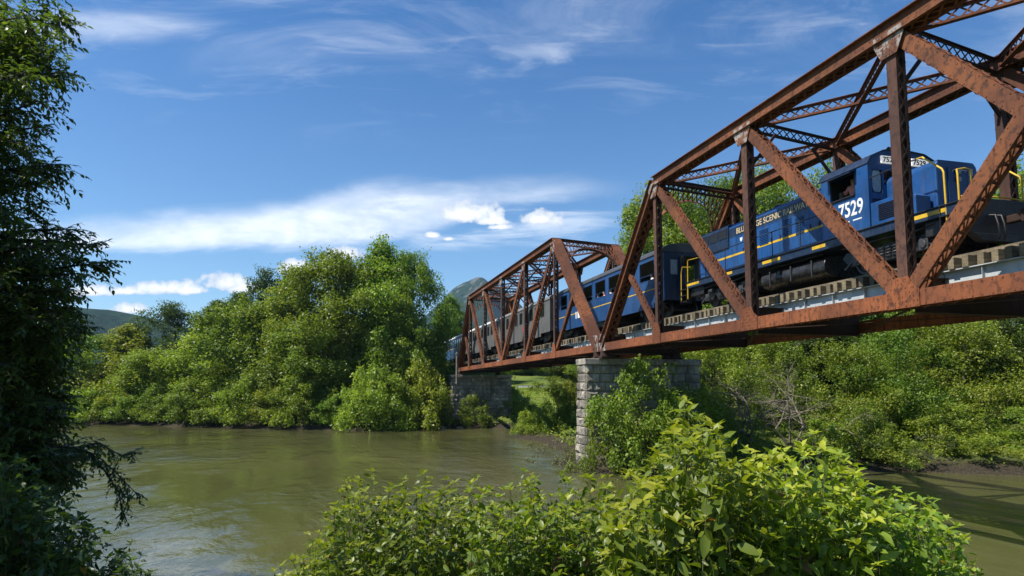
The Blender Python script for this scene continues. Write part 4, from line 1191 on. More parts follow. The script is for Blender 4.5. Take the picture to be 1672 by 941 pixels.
# ------------------------------------------------------------------ people
def person_mesh(seed, name='person'):
    """a seated figure, hips at the origin, looking along -Y (towards the river), grown with a skin modifier"""
    r = random.Random(seed)
    J = {'pelvis': (0,0,0), 'waist': (0,-.01,.18), 'chest': (0,-.02,.38), 'neck': (0,-.025,.53), 'head0': (0,-.03,.60), 'head': (0,-.045,.70), 'top': (0,-.035,.79),
         'shL': (-.17,-.01,.47), 'elL': (-.24,-.10,.22), 'wrL': (-.20,-.30,.26), 'shR': (.17,-.01,.47), 'elR': (.24,-.08,.22), 'wrR': (.14,-.30,.20),
         'hiL': (-.09,-.03,-.02), 'knL': (-.11,-.44,.0), 'anL': (-.11,-.42,-.40), 'toL': (-.11,-.56,-.44), 'hiR': (.09,-.03,-.02), 'knR': (.11,-.44,.0), 'anR': (.11,-.42,-.40), 'toR': (.11,-.56,-.44),
         'haL': (-.19,-.38,.27), 'haR': (.12,-.38,.19)}
    E = [('pelvis','waist'),('waist','chest'),('chest','neck'),('neck','head0'),('head0','head'),('head','top'),('chest','shL'),('shL','elL'),('elL','wrL'),('wrL','haL'),('chest','shR'),('shR','elR'),('elR','wrR'),('wrR','haR'),
         ('pelvis','hiL'),('hiL','knL'),('knL','anL'),('anL','toL'),('pelvis','hiR'),('hiR','knR'),('knR','anR'),('anR','toR')]
    R_ = dict(pelvis=.14, waist=.125, chest=.14, neck=.055, head0=.07, head=.10, top=.075, shL=.07, shR=.07, elL=.045, elR=.045, wrL=.032, wrR=.032, haL=.035, haR=.035, hiL=.095, hiR=.095, knL=.062, knR=.062, anL=.045, anR=.045, toL=.035, toR=.035)
    names = list(J); me = bpy.data.meshes.new(name)
    me.from_pydata([J[n_] for n_ in names], [(names.index(a), names.index(b)) for a, b in E], [])
    o = bpy.data.objects.new('figure_source', me); col.objects.link(o)
    sk = o.modifiers.new('skin', 'SKIN'); sk.use_smooth_shade = True
    for i, n_ in enumerate(names): me.skin_vertices[0].data[i].radius = (R_[n_],)*2; me.skin_vertices[0].data[i].use_root = (n_ == 'pelvis')
    ss = o.modifiers.new('sub', 'SUBSURF'); ss.levels = ss.render_levels = 1
    dg = bpy.context.evaluated_depsgraph_get()
    out = bpy.data.meshes.new_from_object(o.evaluated_get(dg)); bpy.data.objects.remove(o)
    return out
BODY = person_mesh(1)
def colour_body(me, shirt):
    me = me.copy(); me.materials.clear()
    for m_ in (M['skin'], shirt, M['trousers']): me.materials.append(m_)
    for p in me.polygons:
        c = p.center
        if c.z > .535 or (c.y < -.27 and c.z > .1): p.material_index = 0
        elif c.z > .04: p.material_index = 1
        else: p.material_index = 2
    return me
hb = MB()
for i in range(7):
    pass
def hair_mesh():
    V = []; Fs = []; nu, nv = 12, 6
    for j in range(nv+1):
        for i in range(nu):
            a = 2*pi*i/nu; b = (pi/2) * (1 - j/nv*1.15)
            V.append((.093*cos(b)*cos(a), -.03 + .105*cos(b)*sin(a) + .015, .715 + .105*sin(b) - (.0 if sin(a) > -.3 else -.03*(j/nv))))
    for j in range(nv):
        for i in range(nu): Fs.append((j*nu+i, j*nu+(i+1)%nu, (j+1)*nu+(i+1)%nu, (j+1)*nu+i))
    me = bpy.data.meshes.new('hair'); me.from_pydata(V, [], Fs); me.materials.append(M['hair']); me.shade_smooth(); return me
HAIR = hair_mesh()
def face_mesh():
    mb = MB()
    mb.add([(-.014,-.135,.685), (.014,-.135,.685), (0,-.163,.688), (0,-.135,.725)], [(0,1,2),(1,3,2),(3,0,2),(0,3,1)])
    o = mb.build('nose', M['skin']); me = o.data; bpy.data.objects.remove(o); return me
NOSE = face_mesh()
eb = MB()
for sx in (-.035, .035): eb.box(sx-.011, sx+.011, -.142, -.128, .712, .722)
eb.box(-.025, .025, -.138, -.126, .648, .655)
o_ = eb.build('eyes', M['hair']); EYES = o_.data; bpy.data.objects.remove(o_)
bodies = {k: colour_body(BODY, M['shirt_' + k]) for k in ('white','red','teal','pink','yellow','grey','navy')}
def person(x, y, z, rz, shirt, label, group=None, s=1.0):
    o = bpy.data.objects.new('person', bodies[shirt]); link(o); o.location = (x, y, z); o.rotation_euler = (0, 0, rz); o.scale = (s,)*3
    tag(o, label, 'person', group)
    for nm, me in (('hair', HAIR), ('nose', NOSE), ('eyes', EYES)):
        c = bpy.data.objects.new(nm, me); link(c, o)
    return o
person(-19.30, YC-1.0, zS+1.14+.12, radians(30), 'pink', 'train driver in a pink shirt leaning at the open cab window of the locomotive')
PG = 'passengers in the open blue coach'
ppl = [(-48.9, 'grey', 'passenger in a grey shirt alone at the rearmost open window of the blue coach'),
       (-46.8, 'white', 'passenger in white, rear one of two at the second open window from the tail'),
       (-45.9, 'teal', 'passenger in a teal shirt at the second open window from the tail'),
       (-44.1, 'white', 'passenger in white behind the tall end post, third open window from the tail'),
       (-43.3, 'navy', 'passenger in a navy shirt at the third open window from the coach tail'),
       (-42.0, 'pink', 'passenger in a pink top at the middle open window of the blue coach'),
       (-41.1, 'white', 'passenger in a white shirt beside the pink top at the middle open window'),
       (-39.7, 'yellow', 'passenger in a yellow shirt at the open window above the stone pier'),
       (-38.9, 'grey', 'passenger in a grey shirt next to the yellow shirt above the stone pier'),
       (-37.3, 'white', 'passenger in a white shirt at the second open window behind the locomotive end'),
       (-36.6, 'teal', 'passenger in a teal top at the second open window behind the locomotive end'),
       (-35.1, 'white', 'passenger in a white shirt at the foremost open window of the blue coach'),
       (-34.2, 'red', 'passenger in a red shirt at the foremost open window of the blue coach')]
rp = random.Random(9)
for x, sh, lb in ppl:
    person(x, YC-.92+rp.uniform(-.08, .08), 10.64, rp.uniform(-.5, .7), sh, lb, PG, rp.uniform(.94, 1.05))
# ------------------------------------------------------------------ foliage
def leaf_quads(P, Dv, Nv, L, W, fold, rng):
    """P base (n,3), Dv leaf direction, Nv leaf normal; folded rhombus leaves"""
    n = len(P)
    S = np.cross(Dv, Nv); S /= np.linalg.norm(S, axis=1, keepdims=True) + 1e-9
    Nn = np.cross(S, Dv)
    L = L[:, None]; W = W[:, None]; f = fold[:, None] if hasattr(fold, '__len__') else fold
    base = P; tip = P + Dv * L + Nn * (-.18 * L)
    mid = P + Dv * L * .45
    a = mid + S * W * .5 + Nn * W * f; b = mid - S * W * .5 + Nn * W * f
    V = np.stack([base, a, tip, b], 1).reshape(-1, 3)
    F = np.arange(4*n).reshape(n, 4)
    return V, F
def leaf_full(P, Dv, Nv, L, W, rng):
    """bigger leaves: pointed oval with a midrib fold and a curved tip (8 points, 6 faces)"""
    n = len(P)
    S = np.cross(Dv, Nv); S /= np.linalg.norm(S, axis=1, keepdims=True) + 1e-9
    Nn = np.cross(S, Dv); L = L[:, None]; W = W[:, None]
    cu = rng.uniform(.05, .45, (n, 1))
    def pt(t, s, up): return P + Dv * L * t - Nn * L * cu * t * t + S * W * s + Nn * W * up
    fo = rng.uniform(.05, .28, (n, 1))
    v = [pt(0, 0, 0), pt(.28, .42, fo*.8), pt(.62, .40, fo*.8), pt(1.0, 0, 0), pt(.62, -.40, fo*.8), pt(.28, -.42, fo*.8), pt(.30, 0, 0), pt(.65, 0, 0)]
    V = np.stack(v, 1).reshape(-1, 3)
    b = (np.arange(n) * 8)[:, None]
    quads = np.concatenate([b + np.array([[6, 1, 2, 7]]), b + np.array([[6, 7, 4, 5]]), b + np.array([[0, 1, 6, 5]]), b + np.array([[7, 2, 3, 4]])], 0)
    rep = np.tile(np.arange(n), 4)
    return V, quads, rep
def unit(v): return v / (np.linalg.norm(v, axis=-1, keepdims=True) + 1e-9)

def crown(name, seed, clumps, density, size, mat, droop=.35, asp=.55, up=.45, inner=.06, squash=1.08):
    """leaf clumps: each clump is a puff of leaves on and inside an uneven shell"""
    rng = np.random.default_rng(seed)
    Ps, Ds, Ns, Ls, Rs = [], [], [], [], []
    for (cx, cy, cz, r) in clumps:
        n = max(12, int(density * r * r * 12.6 * .62))
        v = unit(rng.normal(size=(n, 3))); v[:, 2] = np.where(rng.random(n) < .25, np.abs(v[:, 2]), v[:, 2])
        lump = 1 + .42 * np.sin(v[:, 0]*4.1 + cx*3) * np.sin(v[:, 1]*3.7 + cy*2) + .32*np.sin(v[:, 2]*5 + cz*4) + .2*np.sin(v[:, 0]*9 + v[:, 1]*8 + cx*7)
        rad = r * lump * np.where(rng.random(n) < inner, rng.uniform(.3, .8, n), rng.uniform(.76, 1.14, n))
        p = np.array([cx, cy, cz]) + v * rad[:, None] * np.array([1, 1, squash])
        nr = unit(v * .55 + np.array([0, 0, up]) + rng.normal(size=(n, 3)) * .55)
        d = unit(np.cross(nr, rng.normal(size=(n, 3)))); d[:, 2] -= droop * rng.random(n); d = unit(d)
        Ps.append(p); Ds.append(d); Ns.append(nr); Ls.append(size * rng.uniform(.6, 1.35, n))
        ck = rng.random()
        Rs.append(np.clip(.42*ck + .62 * rng.random(n) ** 1.3, 0, .98))
    P = np.concatenate(Ps); D = np.concatenate(Ds); Nn = np.concatenate(Ns); L = np.concatenate(Ls)
    V, F = leaf_quads(P, D, Nn, L, L * asp, .12, rng)
    return np_mesh(name, V, F, mat, np.concatenate(Rs))

def limb_mesh(name, clumps, H, r0, seed, fork=.3, n_limbs=26, lean=0.0):
    rng = random.Random(seed); mb = MB()
    top = H * .78
    def axis_at(z): t = z / H; return Vector((lean*H*t*t + .12*sin(z*.9+seed), .12*cos(z*.7+seed), z))
    zs = [0, .25, H*.12, H*.25, H*.4, H*.55, H*.68, top]
    mb.tube([axis_at(z) for z in zs], [r0*1.35, r0*1.05, r0*.92, r0*.78, r0*.6, r0*.42, r0*.26, r0*.12], 9)
    cl = sorted(clumps, key=lambda c: rng.random())[:n_limbs]
    for (cx, cy, cz, r) in cl:
        zb_ = max(H*.10, min(top*.95, cz - hypot(cx, cy) * rng.uniform(.5, .9)))
        a = axis_at(zb_); b = Vector((cx, cy, cz)); m_ = (a + b)/2 + Vector((rng.uniform(-.3,.3), rng.uniform(-.3,.3), -.08*(b-a).length))
        rr = r0 * .34 * max(.25, 1 - zb_/H)
        mb.tube([a, m_, b], [rr, rr*.6, rr*.2], 5)
        for k in range(3):
            e = b + Vector((rng.gauss(0, 1), rng.gauss(0, 1), rng.gauss(.2, .8))) * r * .7
            mb.tube([m_.lerp(b, .6), e], [rr*.35, rr*.1], 4)
    return mb
def make_tree_data(kind, seed, H, Rw, mat, size, density, form='round', ncl=90, low=.12, trunk_r=None, clr=1.0):
    rng = random.Random(seed)
    cl = []
    phx = [rng.uniform(0, 6.28) for _ in range(6)]
    tries = 0
    while len(cl) < ncl and tries < 5000:
        tries += 1
        t = rng.uniform(low, 1.0)
        if form == 'round': w_ = Rw * (max(0.0, 1 - ((t - .50)/.54) ** 2)) ** .5
        elif form == 'mound': w_ = Rw * (max(0.0, 1 - ((t - .15)/.88) ** 2)) ** .55
        elif form == 'plume': w_ = Rw * (.35 + .65 * sin(pi * min(1, (t+.12)))) * (1 if t < .85 else (1.02 - t) / .17)
        else: w_ = Rw * (1 - t) ** .75 * 1.1                      # cone
        a = rng.uniform(0, 2*pi)
        w_ *= 1 + .24*sin(2*a + phx[0] + t*5) + .22*sin(3*a + phx[1] - t*8) + .14*sin(5*a + phx[2] + t*13)
        rr = w_ * (1.04 - .35*rng.random()**2) if rng.random() < .82 else w_ * rng.uniform(.1, .6)
        r = clr * H * (.034 + .068 * rng.random() ** 1.25) * (1.15 - .40*t)
        rr = max(0, rr - r*.5)
        p = (rr*cos(a), rr*sin(a), t*H*.97 - r*.3, r)
        if p[2] - r*.7 < .15: p = (p[0], p[1], r*.7 + .15, r)
        cl.append(p)
    cm = crown('crown', seed, cl, density, size, mat)
    lm = limb_mesh('trunk', cl, H, trunk_r or H*.022, seed)
    to = lm.build('trunk', M['bark'], None, smooth=True, angle=60); tm = to.data; bpy.data.objects.remove(to)
    return (cm, tm, H, Rw)
def plant_tree(data, name, x, y, s, sw, rz, label, cat='tree', group=None, sink=.25, zz=None):
    cm, tm, H, Rw = data
    root = thing(name, (x, y, (gz(x, y) if zz is None else zz) - sink), label, cat, group, rz)
    for nm, me in (('crown', cm), ('trunk', tm)):
        o = bpy.data.objects.new(nm, me); link(o, root); o.scale = (sw, sw, s)
    return root

_mtd = make_tree_data
def make_tree_data(kind, seed, H, Rw, mat, size, density, form='round', ncl=90, *a): return _mtd(kind, seed, H, Rw, mat, size, density * 1.0, form, int(ncl * 1.05), *a)
FAR = {
 'big1': make_tree_data('big', 11, 20, 7.0, M['leaf_far'], .34, 34, 'round', 135, .04, None, 1.12),
 'big2': make_tree_data('big', 12, 20, 6.2, M['leaf_far'], .34, 34, 'plume', 125, .03, None, 1.12),
 'mid1': make_tree_data('mid', 13, 14, 5.2, M['leaf_far'], .32, 40, 'round', 95, .03, None, 1.15),
 'mid2': make_tree_data('mid', 14, 14, 4.6, M['leaf_yellow'], .31, 40, 'plume', 90, .03, None, 1.15),
 'dark1': make_tree_data('dark', 15, 18, 3.6, M['leaf_dark'], .30, 40, 'plume', 80, .12),
 'dark2': make_tree_data('dark', 16, 18, 4.8, M['leaf_dark'], .30, 38, 'round', 80, .25),
 'bush1': make_tree_data('bush', 17, 6, 4.0, M['leaf_far'], .25, 62, 'mound', 70, .02, .09, 1.5),
 'bush2': make_tree_data('bush', 18, 6, 3.6, M['leaf_yellow'], .24, 62, 'mound', 70, .02, .08, 1.5),
}
rt_ = random.Random(77)
def by_photo(kind, x, d, top, width, label, name='broadleaf_tree', cat='tree', group=None, jitter=0):
    """plan a tree by the column of its trunk, its distance and the row of its top"""
    data = FAR[kind] if isinstance(kind, str) else kind
    p = at(x, 636, d); z = gz(p.x, p.y); H = (636 - top) / FPX * d + CZ - z
    s = H / data[2]; sw = width / FPX * d / 2 / data[3]
    return plant_tree(data, name, p.x, p.y, s, sw, rt_.uniform(0, 6.28), label, cat, group)
TL = 'trees of the far riverbank'; BL = 'bushes along the far waterline'
for a in [
 ('mid1', 138, 108, 540, 140, 'green bank tree at the left end of the treeline, next to the overhanging dark branches'),
 ('mid2', 208, 107, 528, 140, 'yellow-green bank tree below the flank of the distant hill'),
 ('dark2', 283, 114, 494, 104, 'dark tree with a feathery double top standing right of the distant hill'),
 ('mid1', 262, 101, 566, 140, 'broad mid-green tree in front of the feathery dark tree'),
 ('mid2', 338, 98, 524, 140, 'bright yellow-green tree below the slim dark tree tops'),
 ('dark1', 350, 110, 488, 84, 'slim dark tree, left one of the two narrow tops side by side'),
 ('dark1', 386, 111, 474, 80, 'slim dark tree, right one of the two narrow tops side by side'),
 ('dark2', 432, 110, 440, 84, 'tall dark round-topped tree standing against the small white cloud'),
 ('mid1', 405, 95, 484, 150, 'green tree sloping up to the left shoulder of the largest tree'),
 ('big2', 478, 94, 436, 160, 'tall yellowish tree forming the left shoulder of the largest tree group'),
 ('big1', 545, 91, 412, 180, 'large bright green tree with its top beside the cumulus cloud'),
 ('big2', 622, 93, 394, 160, 'tallest tree of the far bank with upright plumes of foliage'),
 ('big1', 664, 93, 410, 116, 'large tree at the right edge of the tallest group, beside the bridge end'),
 ('mid2', 655, 88, 480, 110, 'pale yellow tree hanging in front of the tallest trees'),
 ('mid1', 520, 88, 520, 130, 'green tree leaning over the water in front of the large bright tree'),
 ('big2', 735, 128, 484, 84, 'yellow-green tree behind the pale coach roof at the bridge end'),
 ('mid2', 702, 101, 536, 50, 'small yellow-green tree before the tail of the train'),
]: by_photo(*a, group=TL)
for a in [
 ('bush1', 150, 101, 632, 120, 'green bush at the far waterline right beside the overhanging dark branches'),
 ('bush2', 196, 100, 640, 90, 'small yellowish bush, second from the left in the waterline row'),
 ('bush1', 236, 98.5, 622, 110, 'green bush at the far waterline below the broad mid-green tree'),
 ('bush1', 280, 96.5, 640, 90, 'low green bush at the waterline below the feathery dark tree'),
 ('bush2', 322, 95, 616, 110, 'yellowish bush at the far waterline below the bright yellow-green tree'),
 ('bush1', 365, 93.5, 630, 100, 'low green bush at the waterline below the slim dark tree tops'),
 ('bush1', 405, 91.5, 606, 120, 'rounded green bush at the far waterline left of the largest trees'),
 ('bush2', 452, 90, 626, 96, 'yellowish bush at the far waterline under the left shoulder of the largest trees'),
 ('bush1', 496, 88, 612, 110, 'green bush at the waterline in the middle of the far bank'),
 ('bush1', 545, 85.5, 640, 84, 'dark green bush at the waterline under the hollow of the large bright tree'),
 ('bush2', 612, 82.3, 594, 116, 'rounded yellow-green bush leaning over the water left of the far stone pier'),
 ('bush1', 655, 83, 640, 60, 'small green bush between the two tall yellow-green waterline bushes'),
 ('bush2', 690, 85.5, 586, 100, 'tall yellow-green bush right beside the far stone pier'),
]: by_photo(a[0], a[1], a[2] - (4.4 if a[1] < 520 else 2.0), a[3], a[4], a[5], 'bush', 'bush', BL)
# slope seen through and under the far span
SG = 'trees on the slope behind the bridge'
for a in [
 ('mid2', 800, 150, 540, 90, 'yellow-green tree seen through the posts of the far span, left part'),
 ('big1', 855, 175, 530, 100, 'rounded tree seen between the posts of the far span, behind the grey coach'),
 ('mid1', 920, 160, 556, 90, 'green tree on the slope behind the near end of the far span'),
 ('mid1', 985, 150, 560, 90, 'green tree on the slope behind the joint of the two spans'),
]: by_photo(*a, group=SG)
for a in [
 ('bush1', 775, 86, 640, 60, 'dark green bush in the shade before the far stone pier'),
 ('bush1', 838, 90, 630, 60, 'green bush right of the far stone pier, under the bridge'),
 ('bush2', 868, 68, 662, 58, 'yellow-green bush at the stony point of the bank before the near pier'),
 ('bush1', 912, 66, 630, 62, 'green bush just left of the near stone pier'),
 ('bush2', 935, 82, 612, 46, 'bright bush on the slope behind the near stone pier'),
 ('bush2', 745, 99, 622, 44, 'sunny bush at the left foot of the far stone pier'),
 ('bush1', 905, 120, 612, 70, 'green bush on the meadow slope behind the guard rail'),
]: by_photo(a[0], a[1], a[2], a[3], a[4], a[5], 'bush', 'bush', 'bushes under the bridge')
# right bank: trees behind the bridge and the growth under it
FAR['r1'] = make_tree_data('r1', 31, 18, 5.5, M['leaf_far'], .22, 70, 'round', 130, .10)
FAR['r2'] = make_tree_data('r2', 32, 10, 4.8, M['leaf_far'], .23, 52, 'round', 62, .22, .17, 1.4)
FAR['r3'] = make_tree_data('r3', 33, 10, 4.4, M['leaf_yellow'], .22, 50, 'round', 56, .24, .16, 1.4)
FAR['rb'] = make_tree_data('rb', 34, 3.5, 2.4, M['leaf_far'], .18, 88, 'mound', 46, .02, .05, 1.5)
FAR['rb2'] = make_tree_data('rb2', 35, 3.5, 2.4, M['leaf_yellow'], .17, 86, 'mound', 42, .02, .05, 1.5)
FAR['pb'] = make_tree_data('pb', 37, 5, 2.7, M['leaf_far'], .17, 100, 'mound', 92, .02, .05, 1.15)
FAR['ol'] = make_tree_data('ol', 36, 2.2, 2.6, M['leaf_olive'], .10, 200, 'mound', 50, .02, .03, 1.7)
RG = 'tall trees behind the bridge on the right bank'
for a in [
 ('r1', 1082, 70, 296, 200, 'tall tree seen through the portal of the near span, behind the blue open coach'),
 ('r1', 1175, 69, 262, 190, 'tall tree behind the tail of the locomotive, under the latticed top bracing'),
 ('r1', 1275, 68, 246, 190, 'tall tree behind the long hood of the locomotive'),
 ('r1', 1400, 66, 228, 140, 'tall tree showing its tip above the roof of the locomotive cab'),
 ('r1', 1640, 60, 262, 230, 'tall tree behind the nose of the locomotive at the edge of the photo'),
 ('r1', 1500, 64, 330, 160, 'tree hidden mostly behind the locomotive cab and nose'),
]: by_photo(*a, group=RG)
UG = 'trees under the bridge on the right bank'
for a in [
 ('r2', 1165, 48, 556, 140, 'rounded green tree right behind the near stone pier'),
 ('r2', 1260, 49, 548, 150, 'green tree behind the grey tangle of dead branches'),
 ('r3', 1375, 46.5, 552, 140, 'yellow-green tree with open crown below the middle of the near span'),
 ('r2', 1462, 46.0, 536, 165, 'green tree with a dark trunk leaning over the right bank'),
 ('r3', 1572, 46.5, 515, 175, 'bright leafy tree below the bottom chord at the right'),
 ('dark2', 1690, 47, 470, 150, 'dense dark green tree at the right edge below the bridge'),
 ('dark1', 1330, 58, 500, 150, 'dark green tree deeper in the wood below the near span'),
 ('r3', 1520, 58, 500, 170, 'yellow-green tree deeper in the wood right of the middle post'),
]: by_photo(*a, group=UG)
for a in [
 ('pb', 1052, 39.3, 578, 165, 'bright green bush climbing the side of the near stone pier'),
 ('rb2', 1000, 38.8, 650, 100, 'yellow-green bush at the foot of the near stone pier'),
 ('pb', 1118, 39.8, 622, 160, 'green bush on the bank between the near pier and the foreground shrub'),
 ('rb', 1175, 42.6, 655, 120, 'green bush on the right bank below the rounded tree'),
 ('rb', 1332, 42.6, 676, 110, 'green bush right of the dead tangle at the water'),
 ('pb', 1402, 43.2, 654, 120, 'tall rounded bush on the right bank, under the open yellow-green tree'),
 ('rb2', 1462, 42.2, 694, 90, 'low yellowish bush hanging over the dark water right of the foreground shrub'),
 ('pb', 1545, 43.4, 650, 130, 'tall green bush behind the pale leafy one on the right bank'),
 ('ol', 1512, 42.4, 702, 90, 'low greyish bush under the trees by the dark water on the right'),
 ('rb2', 1605, 42.6, 698, 130, 'pale leafy bush reaching over the water at the right bank'),
 ('pb', 1674, 43.0, 655, 130, 'green bush on the bank at the right edge of the photo'),
 ('ol', 925, 43.5, 706, 120, 'low greyish bush spreading over the water left of the near stone pier'),
 ('ol', 1010, 41, 735, 90, 'low greyish bush over the water right of the near stone pier'),
]: by_photo(a[0], a[1], a[2] - (1.0 if a[1] > 1150 else 0), a[3], a[4], a[5], 'bush', 'bush', 'bushes on the right bank')

# dead, leafless tangle on the right bank
def tangle(x, d, label, n=46, seed=3):
    r = random.Random(seed); p = at(x, 636, d); z = gz(p.x, p.y)
    root = thing('dead_tree', (p.x, p.y, z), label, 'dead tree')
    mb = MB(); base = Vector((p.x, p.y, z - .2))
    def grow(a, d_, L, r0, lev):
        pts = [a]; dd = Vector(d_); c = Vector(a); k = 5
        for i in range(k):
            dd = (dd + Vector((r.gauss(0,.28), r.gauss(0,.28), r.gauss(-.02,.22)))).normalized(); c = c + dd * (L / k); pts.append(Vector(c))
        mb.tube(pts, [r0 * (1 - .8*i/k) for i in range(k+1)], 4 if lev else 6, cap=False)
        if lev < 3:
            for j in range(5 if lev else 7):
                i = r.randrange(1, k+1); nd = (dd + Vector((r.gauss(0,.9), r.gauss(0,.9), r.gauss(.1,.6)))).normalized()
                grow(pts[i], nd, L * r.uniform(.45, .75), r0 * .5 * (1 - .5*i/k), lev+1)
    for q in range(4):
        grow(base, (RT * r.uniform(-.7, .7) + Vector((0, 0, 1)) - FW * r.uniform(0, .5)).normalized(), r.uniform(3.2, 5.0), .10, 0)
    mb.build('branches', M['dead'], root, smooth=True)
tangle(1285, 43.5, 'grey leafless tangle of dead branches on the right bank under the bridge')
tangle(1225, 44, 'small grey dead shrub with curved bare stems left of the larger tangle', 20, 8)

# undergrowth that nobody could count, along all banks
rng = np.random.default_rng(5)
n = 260000
X = rng.uniform(-150, 10, n); Y = rng.uniform(-70, 70, n)
sdv = river_sd(X, Y)
rel = (X - CAM.x) * FW.x + (Y - CAM.y) * FW.y
lat = (X - CAM.x) * RT.x + (Y - CAM.y) * RT.y
ok = (sdv > np.where(X < -87, 4.0, .9)) & (rel > 22) & (sdv < 45) & (np.abs(lat / np.maximum(rel, 1)) < .95) & (rng.random(n) < np.where(X > -44, .45, np.where(sdv < 12, 1, .55)))
X, Y = X[ok], Y[ok]; Z = ground_z(X, Y)
n = len(X)
hgt = np.abs(rng.normal(0, .22, n)) + .05 + .35 * np.clip(wob(X*1.7, Y*1.7), 0, 1)
P = np.stack([X, Y, Z + hgt], -1); nr = unit(rng.normal(size=(n, 3)) * .55 + np.array([0, 0, .8])); Dv = unit(np.cross(nr, rng.normal(size=(n, 3)))); 
L = rng.uniform(.16, .38, n)
V, Fq = leaf_quads(P, Dv, nr, L, L*.6, .12, rng)
me = np_mesh('undergrowth', V, Fq, M['leaf_yellow'], rng.random(n))
tag(link(bpy.data.objects.new('undergrowth', me)), kind='stuff')

# shoreline rocks
def rock_mesh(seed):
    import bmesh
    r = random.Random(seed); bm = bmesh.new(); bmesh.ops.create_icosphere(bm, subdivisions=3, radius=1)
    ph = [r.uniform(0, 6.28) for _ in range(9)]
    for v in bm.verts:
        c = v.co; k = 1 + .22*sin(c.x*2.3+ph[0])*cos(c.y*2.1+ph[1]) + .15*sin(c.z*3.1+ph[2]+c.x*2) + .07*sin(c.x*7+ph[3])*sin(c.y*6+ph[4])
        v.co = Vector((c.x*1.25, c.y*.9, c.z*.62)) * k
    me = bpy.data.meshes.new('rock'); bm.to_mesh(me); bm.free(); me.materials.append(M['rock']); me.shade_smooth(); return me
rocks = [rock_mesh(s) for s in range(4)]
for i, (x, y, s, lb) in enumerate([
  (660, 700, .85, 'brownish boulder at the waterline below the tall bush beside the far pier'), (686, 699, .55, 'small rock left of the flat stones at the far shore'),
  (742, 696, .6, 'rounded rock on the shore below the far stone pier'), (770, 694, .9, 'flat pale boulder on the shore right of the far stone pier'), (752, 698, .45, 'small stone among the rocks below the far stone pier'), (725, 699, .5, 'low stone at the waterline left of the far stone pier'),
  (856, 715, .38, 'left one of the three stones at the point of the bank before the near pier'), (869, 717, .30, 'middle one of the three stones at the point of the bank before the near pier'), (885, 717, .50, 'right and largest of the three stones at the point before the near pier')]):
    d = (CZ) * FPX / (y - 636); p = at(x, y, d)
    o = bpy.data.objects.new('rock', rocks[i % 4]); link(o); o.location = (p.x, p.y, .05 if i != 9 else -.18); o.scale = (s*.8, s*.8, s*.5); o.rotation_euler = (0, 0, i*1.7)
    tag(o, lb, 'rock', 'rocks along the waterline')

# guard rail and meadow post beyond the pier
gr = thing('guard_rail', tuple(at(885, 640, 125)), 'pale metal guard rail on the green slope seen under the bridge', 'guard rail')
p0, p1 = at(845, 640, 126), at(915, 637, 124)
z0 = max(gz(p0.x, p0.y), gz(p1.x, p1.y)); 
gm = MB(); gm.prism([(0, 0), (.06, .08), (0, .16), (.06, .24), (0, .32), (-.03, .32), (.03, .24), (-.03, .16), (.03, .08), (-.03, 0)], 'x', 0, 1)
d_ = Vector((p1.x-p0.x, p1.y-p0.y, 0)); L_ = d_.length; d_.normalize(); s_ = Vector((0,0,1)).cross(d_)
gm.v = [tuple(Vector((p0.x, p0.y, z0+.45)) + d_ * (x*L_) + s_*y + Vector((0,0,z))) for x, y, z in gm.v]
gm.build('rail', M['girder'], gr)
k = 0
while k * 2 < L_:
    q = Vector((p0.x, p0.y, z0)) + d_*(k*2); gm = MB(); gm.box(q.x-.06, q.x+.06, q.y-.06, q.y+.06, q.z-1.2, q.z+.72); gm.build('post', M['post'], gr); k += 1
pp = at(741, 600, 86.5); mb = MB(); mb.tube([(pp.x, 15.2, 5.5), (pp.x, 15.2, 9.6)], [.13, .11], 8)
mb.box(pp.x-.25, pp.x+.25, 15.05, 15.35, 9.25, 9.4)
wp = mb.build('wooden_post', M['post']); tag(wp, 'weathered wooden post beside the track at the far end of the bridge', 'post')
M['stem'] = simple('green_brown_stem', (.07, .075, .025), .6, var=.4)
